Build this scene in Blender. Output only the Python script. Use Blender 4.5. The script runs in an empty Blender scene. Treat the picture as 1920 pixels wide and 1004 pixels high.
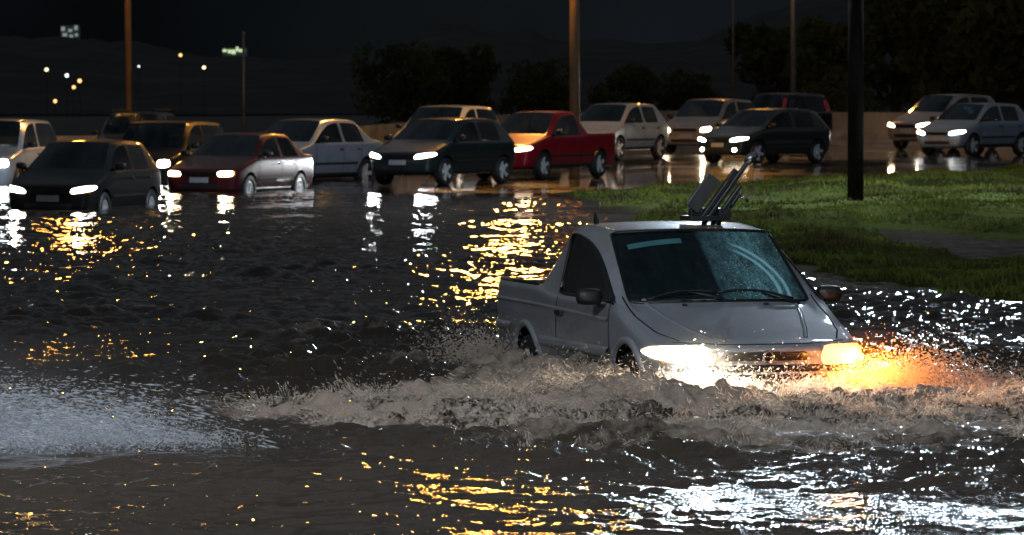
import bpy, bmesh, math, random
import numpy as np
from mathutils import Vector, Matrix
from mathutils.bvhtree import BVHTree

random.seed(7)
RNG = np.random.default_rng(11)
R = math.radians
SC = bpy.context.scene
COL = SC.collection
F = 8800.0          # focal length in pixels of a 1920 px wide frame
CAMH = 2.1          # eye height above the flood water
HOR = 161.0         # horizon row


def W(u, v, d):
    """point seen at column u, row v, at distance d"""
    return Vector(((u - 960.0) / F * d, d, CAMH - (v - HOR) / F * d))


def dist_at(v, z=0.0):
    return F * (CAMH - z) / (v - HOR)


# ------------------------------------------------------------------ objects
def link(o, parent=None):
    COL.objects.link(o)
    if parent is not None:
        o.parent = parent
    return o


def tag(o, label=None, cat=None, group=None, kind=None):
    if label: o['label'] = label
    if cat: o['category'] = cat
    if group: o['group'] = group
    if kind: o['kind'] = kind
    return o


def empty(name, loc=(0, 0, 0), rz=0.0):
    o = bpy.data.objects.new(name, None)
    o.empty_display_size = 0.2
    o.location = loc
    o.rotation_euler = (0, 0, rz)
    return link(o)


def obj(name, me, mats=None, parent=None, smooth=None):
    if mats is not None:
        me.materials.clear()
        for m in (mats if isinstance(mats, (list, tuple)) else [mats]):
            me.materials.append(m)
    if smooth is not None:
        me.polygons.foreach_set('use_smooth', np.full(len(me.polygons), smooth))
    o = bpy.data.objects.new(name, me)
    return link(o, parent)


def np_mesh(name, V, Fa, smooth=True):
    """V (n,3); Fa (m,k) faces of one size"""
    me = bpy.data.meshes.new(name)
    V = np.ascontiguousarray(V, np.float32)
    Fa = np.ascontiguousarray(Fa, np.int32)
    m, k = Fa.shape
    me.vertices.add(len(V)); me.vertices.foreach_set('co', V.ravel())
    me.loops.add(m * k); me.loops.foreach_set('vertex_index', Fa.ravel())
    me.polygons.add(m)
    me.polygons.foreach_set('loop_start', np.arange(0, m * k, k, dtype=np.int32))
    me.polygons.foreach_set('loop_total', np.full(m, k, np.int32))
    me.polygons.foreach_set('use_smooth', np.full(m, smooth))
    me.update(calc_edges=True)
    return me


def grid_faces(nr, nc):
    i = np.arange(nr - 1)[:, None] * nc + np.arange(nc - 1)[None, :]
    return np.stack([i, i + 1, i + nc + 1, i + nc], -1).reshape(-1, 4)


class MB:
    """collects simple shapes into one mesh"""
    def __init__(s): s.v = []; s.f = []

    def add(s, vs, fs):
        b = len(s.v)
        s.v += [tuple(v) for v in vs]
        s.f += [tuple(i + b for i in f) for f in fs]
        return s

    def box(s, c, d, M=None, taper=1.0, bev=0.0):
        x, y, z = d[0] / 2, d[1] / 2, d[2] / 2
        vs = []
        for sz in (-1, 1):
            t = taper if sz > 0 else 1.0
            for sx, sy in ((-1, -1), (1, -1), (1, 1), (-1, 1)):
                p = Vector((sx * x * t, sy * y * t, sz * z))
                if M is not None: p = M @ p
                vs.append(p + Vector(c))
        return s.add(vs, [(3, 2, 1, 0), (4, 5, 6, 7), (0, 1, 5, 4), (1, 2, 6, 5), (2, 3, 7, 6), (3, 0, 4, 7)])

    def tube(s, pts, rad, n=8, cap=True):
        pts = [Vector(p) for p in pts]
        if not isinstance(rad, (list, tuple)): rad = [rad] * len(pts)
        vs = []; fs = []
        up = Vector((0, 0, 1))
        prev = None
        for i, p in enumerate(pts):
            t = (pts[min(i + 1, len(pts) - 1)] - pts[max(i - 1, 0)]).normalized()
            if prev is None:
                a = t.cross(up)
                if a.length < 1e-3: a = t.cross(Vector((0, 1, 0)))
            else:
                a = prev - t * prev.dot(t)
            a.normalize(); prev = a
            b = t.cross(a)
            for k in range(n):
                q = 2 * math.pi * k / n
                vs.append(p + (a * math.cos(q) + b * math.sin(q)) * rad[i])
        for i in range(len(pts) - 1):
            for k in range(n):
                k2 = (k + 1) % n
                fs.append((i * n + k, i * n + k2, (i + 1) * n + k2, (i + 1) * n + k))
        if cap:
            fs.append(tuple(range(n - 1, -1, -1)))
            fs.append(tuple((len(pts) - 1) * n + k for k in range(n)))
        return s.add(vs, fs)

    def lathe(s, prof, n=24, M=None, closed=False):
        """prof: (r, h) pairs turned round the local Y axis"""
        vs = []; fs = []
        for r, h in prof:
            for k in range(n):
                q = 2 * math.pi * k / n
                p = Vector((r * math.cos(q), h, r * math.sin(q)))
                vs.append(M @ p if M is not None else p)
        m = len(prof)
        for i in range(m if closed else m - 1):
            i2 = (i + 1) % m
            for k in range(n):
                k2 = (k + 1) % n
                fs.append((i * n + k, i * n + k2, i2 * n + k2, i2 * n + k))
        return s.add(vs, fs)

    def mesh(s, name, bevel=0.0):
        me = bpy.data.meshes.new(name)
        me.from_pydata([tuple(v) for v in s.v], [], s.f)
        bm = bmesh.new(); bm.from_mesh(me)
        bmesh.ops.recalc_face_normals(bm, faces=bm.faces)
        if bevel > 0:
            bmesh.ops.bevel(bm, geom=list(bm.edges), offset=bevel, segments=2, affect='EDGES', profile=0.6)
        bm.to_mesh(me); bm.free()
        return me

    def build(s, name, mat, parent=None, smooth=False, bevel=0.0):
        return obj(name, s.mesh(name, bevel), mat, parent, smooth)


def auto_smooth(o, ang=35):
    me = o.data
    bm = bmesh.new(); bm.from_mesh(me)
    for f in bm.faces: f.smooth = True
    for e in bm.edges:
        if len(e.link_faces) == 2 and e.calc_face_angle(0) > R(ang): e.smooth = False
    bm.to_mesh(me); bm.free()
    return o


# ------------------------------------------------------------------ noise tiles (numpy)
def band_tile(n, size, lo, hi, power=-1.0, direction=None, spread=2.0, seed=0):
    """periodic height tile with wavelengths between lo and hi (metres), unit deviation"""
    g = np.random.default_rng(seed)
    k = np.fft.fftfreq(n, size / n)
    kx, ky = np.meshgrid(k, k, indexing='xy')
    kk = np.hypot(kx, ky); kk[0, 0] = 1e-9
    lam = 1 / kk
    amp = kk ** power
    amp *= (1 / (1 + (lo / lam) ** 6)) * (1 / (1 + (lam / hi) ** 4))
    if direction is not None:
        c = (kx * math.cos(direction) + ky * math.sin(direction)) / kk
        amp *= 0.15 + np.abs(c) ** spread
    amp[0, 0] = 0
    ph = g.normal(size=(n, n)) + 1j * g.normal(size=(n, n))
    h = np.real(np.fft.ifft2(ph * amp))
    return ((h - h.mean()) / h.std()).astype(np.float32)


def samp(tile, x, y, size):
    n = tile.shape[0]
    fx = (x / size) % 1.0 * n; fy = (y / size) % 1.0 * n
    ix = np.floor(fx).astype(int); iy = np.floor(fy).astype(int)
    tx = fx - ix; ty = fy - iy
    ix %= n; iy %= n
    jx = (ix + 1) % n; jy = (iy + 1) % n
    return (tile[iy, ix] * (1 - tx) * (1 - ty) + tile[iy, jx] * tx * (1 - ty) +
            tile[jy, ix] * (1 - tx) * ty + tile[jy, jx] * tx * ty)


def sstep(a, b, x):
    t = np.clip((x - a) / (b - a), 0, 1)
    return t * t * (3 - 2 * t)


# ------------------------------------------------------------------ materials
class NT:
    def __init__(s, name):
        m = bpy.data.materials.new(name); m.use_nodes = True
        s.m = m; s.t = m.node_tree; s.t.nodes.clear()
        s.out = s.n('ShaderNodeOutputMaterial')

    def n(s, typ, **kw):
        nd = s.t.nodes.new(typ)
        for k, v in kw.items():
            if k in nd.inputs.keys() if isinstance(k, str) else False:
                nd.inputs[k].default_value = v
            else:
                setattr(nd, k, v)
        return nd

    def set(s, nd, **kw):
        for k, v in kw.items():
            nd.inputs[k.replace('_', ' ')].default_value = v
        return nd

    def l(s, a, b): s.t.links.new(a, b)

    def coord(s, scale=(1, 1, 1)):
        tc = s.n('ShaderNodeTexCoord'); mp = s.n('ShaderNodeMapping')
        mp.inputs['Scale'].default_value = scale
        s.l(tc.outputs['Object'], mp.inputs['Vector'])
        return mp.outputs['Vector']

    def noise(s, scale, detail=4, rough=0.55, vec=None):
        nd = s.n('ShaderNodeTexNoise')
        nd.inputs['Scale'].default_value = scale
        nd.inputs['Detail'].default_value = detail
        nd.inputs['Roughness'].default_value = rough
        if vec is not None: s.l(vec, nd.inputs['Vector'])
        return nd

    def ramp(s, fac, stops):
        nd = s.n('ShaderNodeValToRGB')
        e = nd.color_ramp.elements
        while len(e) < len(stops): e.new(0.5)
        for i, (p, c) in enumerate(stops):
            e[i].position = p
            e[i].color = (c, c, c, 1) if not isinstance(c, (tuple, list)) else (*c, 1)
        s.l(fac, nd.inputs['Fac'])
        return nd.outputs['Color']

    def bump(s, h, strength=0.3, dist=0.01, normal=None):
        nd = s.n('ShaderNodeBump')
        nd.inputs['Strength'].default_value = strength
        nd.inputs['Distance'].default_value = dist
        s.l(h, nd.inputs['Height'])
        if normal is not None: s.l(normal, nd.inputs['Normal'])
        return nd.outputs['Normal']

    def bsdf(s, base=(.5, .5, .5), rough=.5, metal=0.0, coat=0.0, ior=1.5, spec=0.5):
        nd = s.n('ShaderNodeBsdfPrincipled')
        nd.inputs['Base Color'].default_value = (*base, 1)
        nd.inputs['Roughness'].default_value = rough
        nd.inputs['Metallic'].default_value = metal
        nd.inputs['Coat Weight'].default_value = coat
        nd.inputs['Coat Roughness'].default_value = 0.05
        nd.inputs['IOR'].default_value = ior
        nd.inputs['Specular IOR Level'].default_value = spec
        return nd

    def done(s, sh):
        s.l(sh, s.out.inputs['Surface']); return s.m


def m_simple(name, base, rough=.5, metal=0., coat=0., var=.15, scale=6., bump=0., bscale=40., spec=.5):
    """a surface with its own slight mottling of colour and gloss"""
    t = NT(name)
    v = t.coord()
    b = t.bsdf(base, rough, metal, coat, spec=spec)
    n = t.noise(scale, 5, .6, v)
    lo = tuple(c * (1 - var) for c in base); hi = tuple(min(1, c * (1 + var)) for c in base)
    t.l(t.ramp(n.outputs['Fac'], [(.3, lo), (.7, hi)]), b.inputs['Base Color'])
    t.l(t.ramp(n.outputs['Fac'], [(.3, max(0, rough * .8)), (.7, min(1, rough * 1.2))]), b.inputs['Roughness'])
    if bump:
        n2 = t.noise(bscale, 4, .6, v)
        t.l(t.bump(n2.outputs['Fac'], bump, .02), b.inputs['Normal'])
    return t.done(b.outputs[0])


def m_emit(name, col, strength, tint=(.8, .8, .8)):
    t = NT(name)
    b = t.bsdf(tint, .15)
    b.inputs['Emission Color'].default_value = (*col, 1)
    b.inputs['Emission Strength'].default_value = strength
    v = t.coord((1, 1, 1))
    n = t.noise(30, 2, .5, v)
    t.l(t.ramp(n.outputs['Fac'], [(.3, .10), (.7, .2)]), b.inputs['Roughness'])
    return t.done(b.outputs[0])


def m_paint(name, base, metal=.35, rough=.32, wet=1.0, coat=1.0):
    """car paint wet with rain: drops and runs stand on the clear coat"""
    t = NT(name)
    v = t.coord()
    b = t.bsdf(base, rough, metal, coat)
    b.inputs['Coat Roughness'].default_value = .04
    if coat < .7: b.inputs['Specular IOR Level'].default_value = .15
    n = t.noise(3.0, 5, .6, v)
    lo = tuple(c * .88 for c in base); hi = tuple(min(1, c * 1.1) for c in base)
    t.l(t.ramp(n.outputs['Fac'], [(.3, lo), (.7, hi)]), b.inputs['Base Color'])
    vo = t.n('ShaderNodeTexVoronoi'); vo.feature = 'F1'
    vo.inputs['Scale'].default_value = 55; vo.inputs['Randomness'].default_value = 1
    t.l(v, vo.inputs['Vector'])
    drop = t.ramp(vo.outputs['Distance'], [(.0, 1.0), (.28, .0)])
    nz = t.noise(9, 3, .5, v)
    mask = t.ramp(nz.outputs['Fac'], [(.48, 0.), (.6, 1.)])
    mx = t.n('ShaderNodeMath', operation='MULTIPLY')
    t.l(drop, mx.inputs[0]); t.l(mask, mx.inputs[1])
    nrm = t.bump(mx.outputs[0], .35 * wet, .003)
    t.l(nrm, b.inputs['Coat Normal'])
    return t.done(b.outputs[0])


def m_glass(name, tint, refl_rough=.03, drops=.4, opac=.0):
    """tinted car glass: part see-through, part mirror, wet with drops"""
    t = NT(name)
    v = t.coord()
    tr = t.n('ShaderNodeBsdfTransparent'); tr.inputs['Color'].default_value = (*tint, 1)
    gl = t.n('ShaderNodeBsdfGlossy'); gl.inputs['Roughness'].default_value = refl_rough
    gl.inputs['Color'].default_value = (.9, .95, 1, 1)
    fr = t.n('ShaderNodeFresnel'); fr.inputs['IOR'].default_value = 1.6
    mx = t.n('ShaderNodeMixShader')
    vo = t.n('ShaderNodeTexVoronoi'); vo.inputs['Scale'].default_value = 70
    t.l(v, vo.inputs['Vector'])
    drop = t.ramp(vo.outputs['Distance'], [(.0, 1.), (.3, 0.)])
    nz = t.noise(5, 3, .5, v)
    mask = t.ramp(nz.outputs['Fac'], [(.42, 0.), (.62, 1.)])
    mm = t.n('ShaderNodeMath', operation='MULTIPLY'); t.l(drop, mm.inputs[0]); t.l(mask, mm.inputs[1])
    nrm = t.bump(mm.outputs[0], drops, .004)
    t.l(nrm, gl.inputs['Normal'])
    t.l(fr.outputs[0], mx.inputs[0]); t.l(tr.outputs[0], mx.inputs[1]); t.l(gl.outputs[0], mx.inputs[2])
    return t.done(mx.outputs[0])
# ------------------------------------------------------------------ vehicles
SLOTN = 7   # 0 paint 1 windscreen 2 front side glass 3 rear side glass 4 rear glass 5 arch black 6 bed floor


def low(w, zb, zm=.52, tuck=.9):
    return [(0, zb), (w * .86, zb), (w * tuck, zb + .10), (w, zm)]


def S(x, pts, dx=None):
    dx = dx or [0] * 10
    return [(x + dx[j], pts[j][0], pts[j][1]) for j in range(10)]


def make_cage(P):
    """stations from nose to tail; returns (stations, index dict)"""
    L, Wd, H = P['L'], P['W'], P['H']
    hw = Wd / 2; xf = L / 2; xr = -L / 2
    zb = P.get('zb', .22); zbelt = P['belt']; zn = P['nose']; zc = P['cowl']; wr = P['wroof']
    xc = P['xcowl']; xh = P['xhead']
    kind = P['kind']
    plan = [-.0] * 10
    st = []; ix = {}

    def put(name, s):
        ix[name] = len(st); st.append(s)

    def planx(pts, k): return [-k * (abs(p[0]) / hw) ** 2.2 for p in pts]
    # fascia
    pts = [(0, zb + .06), (hw * .74, zb + .06), (hw * .80, zb + .14), (hw * .84, .50), (hw * .84, zn - .10), (hw * .81, zn - .06), (hw * .74, zn - .035),
           (hw * .60, zn - .02), (hw * .32, zn - .005), (0, zn)]
    put('F0', S(xf - .02, pts, planx(pts, P.get('bow', .15))))
    pts = [(0, zb), (hw * .80, zb), (hw * .90, zb + .10), (hw * .95, .50), (hw * .925, zn - .05), (hw * .89, zn - .01), (hw * .81, zn + .012),
           (hw * .67, zn + .025), (hw * .36, zn + .035), (0, zn + .04)]
    put('F1', S(xf - .12, pts, planx(pts, P.get('bow', .15) * .8)))

    def hood(x, w, z, k=.06):
        p = low(w, zb) + [(w * .975, z - .062), (w * .94, z - .026), (w * .86, z - .012), (w * .73, z - .008), (w * .37, z + .003), (0, z + .006)]
        return S(x, p, planx(p, k))
    t0 = .35
    put('F2', hood(xf - .42, hw * .985, zn + (zc - zn) * .38))
    xm = (xf - .42 + xc) / 2
    put('F3', hood(xm, hw, zn + (zc - zn) * .74, .03))
    # cowl
    p = low(hw, zb) + [(hw * .985, zbelt - .03), (hw * .955, zbelt + .005), (hw * .94, zbelt + .02), (hw * .83, zc + .01), (hw * .44, zc + .02), (0, zc + .022)]
    put('cowl', S(xc, p, [0, 0, 0, 0, 0, 0, -.07, .0, .075, .10]))

    def cabin(x, zr, wr_, zb2=zbelt, d=None, w=hw):
        pp = low(w, zb) + [(w * .985, zb2 - .03), (w * .955, zb2 + .01), (wr_ + .035, zr - .085), (wr_ - .03, zr - .018), (wr_ * .5, zr - .002), (0, zr + .001)]
        return S(x, pp, d)
    put('head', cabin(xh, H - P.get('drop', .03), wr - .01, d=[0, 0, 0, 0, 0, 0, -.05, .0, .05, .065]))
    xb1, xb2 = P['bpillar']
    put('b1', cabin(xb1, H, wr))
    if P.get('twodoor'):
        ix['b2'] = ix['b1']
    else:
        put('b2', cabin(xb2, H, wr))
    if kind in ('hatch', 'sedan', 'wagon'):
        put('c1', cabin(P['xc1'], H - .02, wr - .01))
        put('rroof', cabin(P['xrr'], H - .05, wr - .03, d=[0, 0, 0, 0, 0, 0, .03, -.0, -.04, -.05]))
    if kind in ('hatch', 'wagon'):
        zt = P['tail']
        p = low(hw * .985, zb) + [(hw * .955, zt - .06), (hw * .92, zt - .02), (hw * .88, zt + .0), (hw * .80, zt + .02), (hw * .42, zt + .025), (0, zt + .025)]
        put('tbelt', S(P['xtb'], p, [0, 0, 0, 0, 0, 0, .03, .0, -.05, -.06]))
        p = low(hw * .95, zb + .04) + [(hw * .90, zt - .16), (hw * .86, zt - .13), (hw * .82, zt - .11), (hw * .72, zt - .10), (hw * .36, zt - .095), (0, zt - .095)]
        put('R0', S(xr + .04, p, [0.1 * (abs(q[0]) / hw) ** 2 for q in p]))
    elif kind == 'sedan':
        zt = P['tail']
        p = low(hw, zb) + [(hw * .97, zbelt - .01), (hw * .93, zbelt + .02), (hw * .89, zbelt + .03), (hw * .80, zt + .03), (hw * .42, zt + .035), (0, zt + .035)]
        put('tbelt', S(P['xtb'], p, [0, 0, 0, 0, 0, 0, .05, .0, -.06, -.08]))
        p = low(hw * .97, zb) + [(hw * .94, zt - .05), (hw * .9, zt - .01), (hw * .83, zt + .01), (hw * .72, zt + .015), (hw * .36, zt + .02), (0, zt + .02)]
        put('R1', S(xr + .2, p, [0.06 * (abs(q[0]) / hw) ** 2 for q in p]))
        p = low(hw * .92, zb + .05) + [(hw * .88, zt - .10), (hw * .84, zt - .06), (hw * .78, zt - .05), (hw * .68, zt - .04), (hw * .34, zt - .035), (0, zt - .035)]
        put('R0', S(xr + .03, p, [0.1 * (abs(q[0]) / hw) ** 2 for q in p]))
    else:   # pickup: cab back, then an open bed sunk between its sides
        zrail = P['rail']; zfl = P['floor']
        put('rroof', cabin(P['xrr'], H - .035, wr - .02, d=[0, 0, 0, 0, 0, 0, 0, 0, -.03, -.04]))
        xt = P['xtb']
        p = low(hw, zb) + [(hw * .985, zrail - .04), (hw * .955, zrail), (hw * .93, zrail + .01), (hw * .84, zrail + .0), (hw * .42, zrail), (0, zrail)]
        put('tbelt', S(xt, p, [0, 0, 0, 0, -.0, -.0, .04, .02, .0, .0]))

        def bed(x, w=hw, k=0):
            pp = low(w, zb) + [(w * .985, zrail - .04), (w * .965, zrail), (w * .90, zrail + .005), (w * .865, zfl), (w * .42, zfl), (0, zfl)]
            return S(x, pp, [0] * 7 + [k] * 3)
        put('bd1', bed(xt - .035, k=-.01))
        put('bd2', bed(xt - .25))
        put('bd3', bed(xr + .35))
        put('bd4', bed(xr + .09, hw * .99))
        p = low(hw * .97, zb) + [(hw * .955, zrail - .04), (hw * .935, zrail), (hw * .88, zrail + .005), (hw * .83, zrail), (hw * .42, zrail), (0, zrail)]
        put('R1', S(xr + .06, p))
        p = low(hw * .95, zb + .03) + [(hw * .93, zrail - .06), (hw * .91, zrail - .03), (hw * .86, zrail - .02), (hw * .8, zrail - .02), (hw * .4, zrail - .02), (0, zrail - .02)]
        put('R0', S(xr + .01, p))
    return st, ix


def cage_mesh(P):
    st, ix = make_cage(P)
    N = 18
    bm = bmesh.new()
    rings = []
    for s in st:
        ring = [None] * N
        for j in range(10): ring[j] = bm.verts.new(s[j])
        for j in range(1, 9): ring[18 - j] = bm.verts.new((s[j][0], -s[j][1], s[j][2]))
        rings.append(ring)
    kind = P['kind']
    side_f = set(range(ix['cowl'], ix['b1']))
    side_r = set(range(ix['b2'], ix['c1'])) if 'c1' in ix else set()
    if P.get('quarter') and 'c1' in ix: side_r.add(ix['c1'])
    rear = ix['rroof']
    crease = bm.edges.layers.float.new('crease_edge')
    for i in range(len(rings) - 1):
        for k in range(N):
            k2 = (k + 1) % N
            f = bm.faces.new((rings[i][k], rings[i][k2], rings[i + 1][k2], rings[i + 1][k]))
            j = k if k < 9 else 17 - k
            m = 0
            if j == 5 and i in side_f: m = 2
            elif j == 5 and i in side_r: m = 3
            elif j in (7, 8) and i == ix['cowl']: m = 1
            elif j in (7, 8) and i == rear: m = 4
            elif 'bd1' in ix and ix['tbelt'] < i < ix['R1'] and j >= 6: m = 6
            f.material_index = m
    for ring, sgn in ((rings[0], 1), (rings[-1], -1)):
        c = Vector((0, 0, 0))
        for v in ring: c += v.co
        c /= N
        inner = [bm.verts.new(c + (v.co - c) * .62 + Vector((sgn * .025, 0, 0))) for v in ring]
        for k in range(N):
            k2 = (k + 1) % N
            bm.faces.new((ring[k], ring[k2], inner[k2], inner[k]) if sgn < 0 else (ring[k2], ring[k], inner[k], inner[k2]))
        bm.faces.new(inner)
    bmesh.ops.recalc_face_normals(bm, faces=bm.faces)
    # creases: glass borders, roof rails, shoulder, bed rail
    for e in bm.edges:
        ms = {f.material_index for f in e.link_faces}
        c = 0
        if len(ms) > 1: c = .85
        e[crease] = c
    for i in range(len(rings) - 1):
        for j, cv in ((4, .35), (5, .45), (6, .45), (7, .45), (2, .35)):
            for kk in (j, 18 - j):
                a, b = rings[i][kk], rings[i + 1][kk]
                e = bm.edges.get((a, b))
                if e and e[crease] < cv: e[crease] = cv
    if 'bd1' in ix:
        for i in range(ix['tbelt'], ix['R0']):
            for j in (5, 6, 7):
                for kk in (j, 18 - j):
                    e = bm.edges.get((rings[i][kk], rings[i + 1][kk]))
                    if e: e[crease] = .8
        for nm in ('tbelt', 'bd1', 'bd4', 'R1'):
            for k in range(5, 13):
                e = bm.edges.get((rings[ix[nm]][k], rings[ix[nm]][k + 1]))
                if e: e[crease] = .8
    me = bpy.data.meshes.new('cage')
    bm.to_mesh(me); bm.free()
    return me


DUMMY = [bpy.data.materials.new('slot') for _ in range(SLOTN)]


def shell(P):
    """smooth closed body with wheel openings cut; returns mesh with slot indices"""
    me = cage_mesh(P)
    for m in DUMMY: me.materials.append(m)
    o = bpy.data.objects.new('tmp_shell', me); COL.objects.link(o)
    md = o.modifiers.new('s', 'SUBSURF'); md.levels = md.render_levels = P.get('sub', 2)
    md.boundary_smooth = 'ALL'
    cut = MB()
    r = P['rarch']
    for xa in (P['xfa'], P['xra']):
        for s in (1, -1):
            prof = [(0, s * .42), (r, s * .42), (r, s * 1.2), (0, s * 1.2)]
            cut.lathe(prof[1:3], 40, Matrix.Translation((xa, 0, P['rw'] + .01)))
            b = len(cut.v) - 80
            cut.f.append(tuple(b + k for k in range(40))); cut.f.append(tuple(b + 40 + k for k in range(40)))
    cm = cut.mesh('cut')
    for m in DUMMY: cm.materials.append(m)
    cm.polygons.foreach_set('material_index', np.full(len(cm.polygons), 5, np.int32))
    co = bpy.data.objects.new('tmp_cut', cm); COL.objects.link(co)
    bo = o.modifiers.new('b', 'BOOLEAN'); bo.operation = 'DIFFERENCE'; bo.object = co; bo.solver = 'EXACT'
    dg = bpy.context.evaluated_depsgraph_get()
    ev = o.evaluated_get(dg)
    out = bpy.data.meshes.new_from_object(ev, depsgraph=dg)
    bpy.data.objects.remove(o); bpy.data.objects.remove(co)
    return out


def split(me, test, name):
    """copy of the faces for which test(face) holds"""
    bm = bmesh.new(); bm.from_mesh(me)
    bm.faces.ensure_lookup_table()
    kill = [f for f in bm.faces if not test(f)]
    bmesh.ops.delete(bm, geom=kill, context='FACES')
    if not bm.faces:
        bm.free(); return None
    for f in bm.faces:
        f.material_index = 0; f.smooth = True
    for e in bm.edges:
        if len(e.link_faces) == 2 and e.calc_face_angle(0) > R(38): e.smooth = False
    out = bpy.data.meshes.new(name)
    bm.to_mesh(out); bm.free()
    return out


def bvh_of(me):
    bm = bmesh.new(); bm.from_mesh(me)
    t = BVHTree.FromBMesh(bm); bm.free()
    return t


def ray(t, o, d, off=.004):
    d = Vector(d).normalized()
    loc, nrm, i, dist = t.ray_cast(Vector(o) - d * 3.0, d, 9)
    if loc is None: return None, None
    if nrm.dot(d) > 0: nrm = -nrm
    return loc + nrm * off, nrm


def patch(t, corners, d, n=8, rnd=0.0, off=.004, bulge=0., thick=.0):
    """a panel laid on the body: four corners (3D) thrown along d; rnd 0..1 rounds its outline"""
    c = [Vector(q) for q in corners]
    vs = []; fs = []
    for i in range(n + 1):
        for k in range(n + 1):
            u, v = 2 * i / n - 1, 2 * k / n - 1
            if rnd:
                uu = u * math.sqrt(max(0, 1 - v * v / 2)); vv = v * math.sqrt(max(0, 1 - u * u / 2))
                u, v = u * (1 - rnd) + uu * rnd, v * (1 - rnd) + vv * rnd
            a, b = (u + 1) / 2, (v + 1) / 2
            p = c[0] * (1 - a) * (1 - b) + c[1] * a * (1 - b) + c[2] * a * b + c[3] * (1 - a) * b
            e = max(0, (1 - u * u) * (1 - v * v)) ** .5
            q, nn = ray(t, p, d, off + bulge * e)
            if q is None:
                q = p
            vs.append(q)
    m = n + 1
    for i in range(n):
        for k in range(n):
            fs.append((i * m + k, (i + 1) * m + k, (i + 1) * m + k + 1, i * m + k + 1))
    if thick:   # skirt back into the body so that the edge has depth
        dd = Vector(d).normalized() * thick
        rim = [i * m for i in range(m)] + [n * m + k for k in range(1, m)] + [i * m + n for i in range(n - 1, -1, -1)] + [k for k in range(n - 1, 0, -1)]
        b = len(vs)
        vs += [vs[r] + dd for r in rim]
        for a in range(len(rim)):
            a2 = (a + 1) % len(rim)
            fs.append((rim[a], rim[a2], b + a2, b + a))
    mb = MB(); mb.add(vs, fs)
    return mb


def strip(t, pts, d, width=.012, off=.003, seg=None, mb=None, ht=.0):
    """a narrow ribbon laid on the body along pts thrown along d; ht raises its middle into a moulding"""
    P3 = []
    pts = [Vector(p) for p in pts]
    for a, b in zip(pts, pts[1:]):
        n = max(2, int((b - a).length / .04))
        P3 += [a.lerp(b, k / n) for k in range(n)]
    P3.append(pts[-1])
    H3 = []
    for p in P3:
        q, nn = ray(t, p, d, off)
        if q is not None: H3.append((q, nn))
    mb = mb or MB()
    vs = []; fs = []
    for i, (q, nn) in enumerate(H3):
        tt = (H3[min(i + 1, len(H3) - 1)][0] - H3[max(i - 1, 0)][0]).normalized()
        s = tt.cross(nn).normalized()
        if ht:
            vs += [q + s * width / 2, q + s * width / 4 + nn * ht, q - s * width / 4 + nn * ht, q - s * width / 2]
        else:
            vs += [q + s * width / 2, q - s * width / 2]
    m = 4 if ht else 2
    for i in range(len(H3) - 1):
        for k in range(m - 1):
            fs.append((i * m + k, i * m + k + 1, (i + 1) * m + k + 1, (i + 1) * m + k))
    mb.add(vs, fs)
    return mb


def border(me, rad=.010, lift=.004):
    """rubber seal running round the edge of a pane"""
    bm = bmesh.new(); bm.from_mesh(me)
    es = [e for e in bm.edges if len(e.link_faces) == 1]
    adj = {}
    for e in es:
        for a, b in ((e.verts[0], e.verts[1]), (e.verts[1], e.verts[0])):
            adj.setdefault(a.index, []).append(b.index)
    bm.verts.ensure_lookup_table()
    co = {v.index: v.co + v.normal * lift for v in bm.verts}
    seen = set(); mb = MB()
    for s in list(adj):
        if s in seen: continue
        loop = [s]; seen.add(s)
        while True:
            nx = [q for q in adj[loop[-1]] if q not in seen]
            if not nx: break
            seen.add(nx[0]); loop.append(nx[0])
        if len(loop) > 3:
            pts = [co[i] for i in loop] + [co[loop[0]], co[loop[1]]]
            mb.tube(pts, rad, 6, cap=False)
    bm.free()
    return mb


def wheel_meshes(r=.285, w=.175, rim=.195, spokes=5, style='alloy'):
    """tyre and rim turned round the axle (local Y); outer face at +Y"""
    t = MB()
    h = w / 2
    t.lathe([(rim - .015, -h * .9), (rim + .01, -h), (r - .03, -h), (r - .006, -h * .78), (r, -h * .5), (r, h * .5), (r - .006, h * .78), (r - .03, h), (rim + .01, h), (rim - .012, h * .9),
             (rim - .03, h * .3), (rim - .03, -h * .3)], 32, closed=True)
    tyre = t.mesh('tyre')
    m = MB()
    m.lathe([(rim - .022, -h * .6), (rim - .022, h * .55), (rim - .012, h * .9), (rim + .004, h * .96), (rim + .006, h * .8)], 32)
    m.lathe([(.001, h * .05), (rim - .02, h * .02)], 24)            # brake shield / back plate
    if style == 'alloy':
        m.lathe([(.001, h * .9), (.035, h * .88), (.05, h * .7), (.05, h * .05)], 20)
        for k in range(spokes):
            q = 2 * math.pi * (k + .5) / spokes
            M = Matrix.Rotation(q, 3, 'Y')
            vs = []
            for rr, ww, hh, hb in ((.03, .034, .84, .45), (rim * .6, .026, .78, .5), (rim - .005, .040, .86, .6)):
                for sx in (-1, 1):
                    vs.append(M @ Vector((sx * ww, h * hh, rr)))
                for sx in (1, -1):
                    vs.append(M @ Vector((sx * ww * 1.15, h * hb, rr)))
            fs = []
            for a in (0, 4):
                for c in range(4):
                    fs.append((a + c, a + (c + 1) % 4, a + 4 + (c + 1) % 4, a + 4 + c))
            m.add(vs, fs)
    else:     # pressed steel wheel with a domed cover and slots
        m.lathe([(.001, h * .85), (.05, h * .84), (.08, h * .72), (rim * .75, h * .8), (rim - .015, h * .72), (rim - .012, h * .5)], 32)
        for k in range(8):
            q = 2 * math.pi * k / 8
            M = Matrix.Rotation(q, 3, 'Y')
            m.box(M @ Vector((0, h * .78, rim * .66)), (.035, .012, .03), M)
    rimm = m.mesh('rim')
    return tyre, rimm


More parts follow.
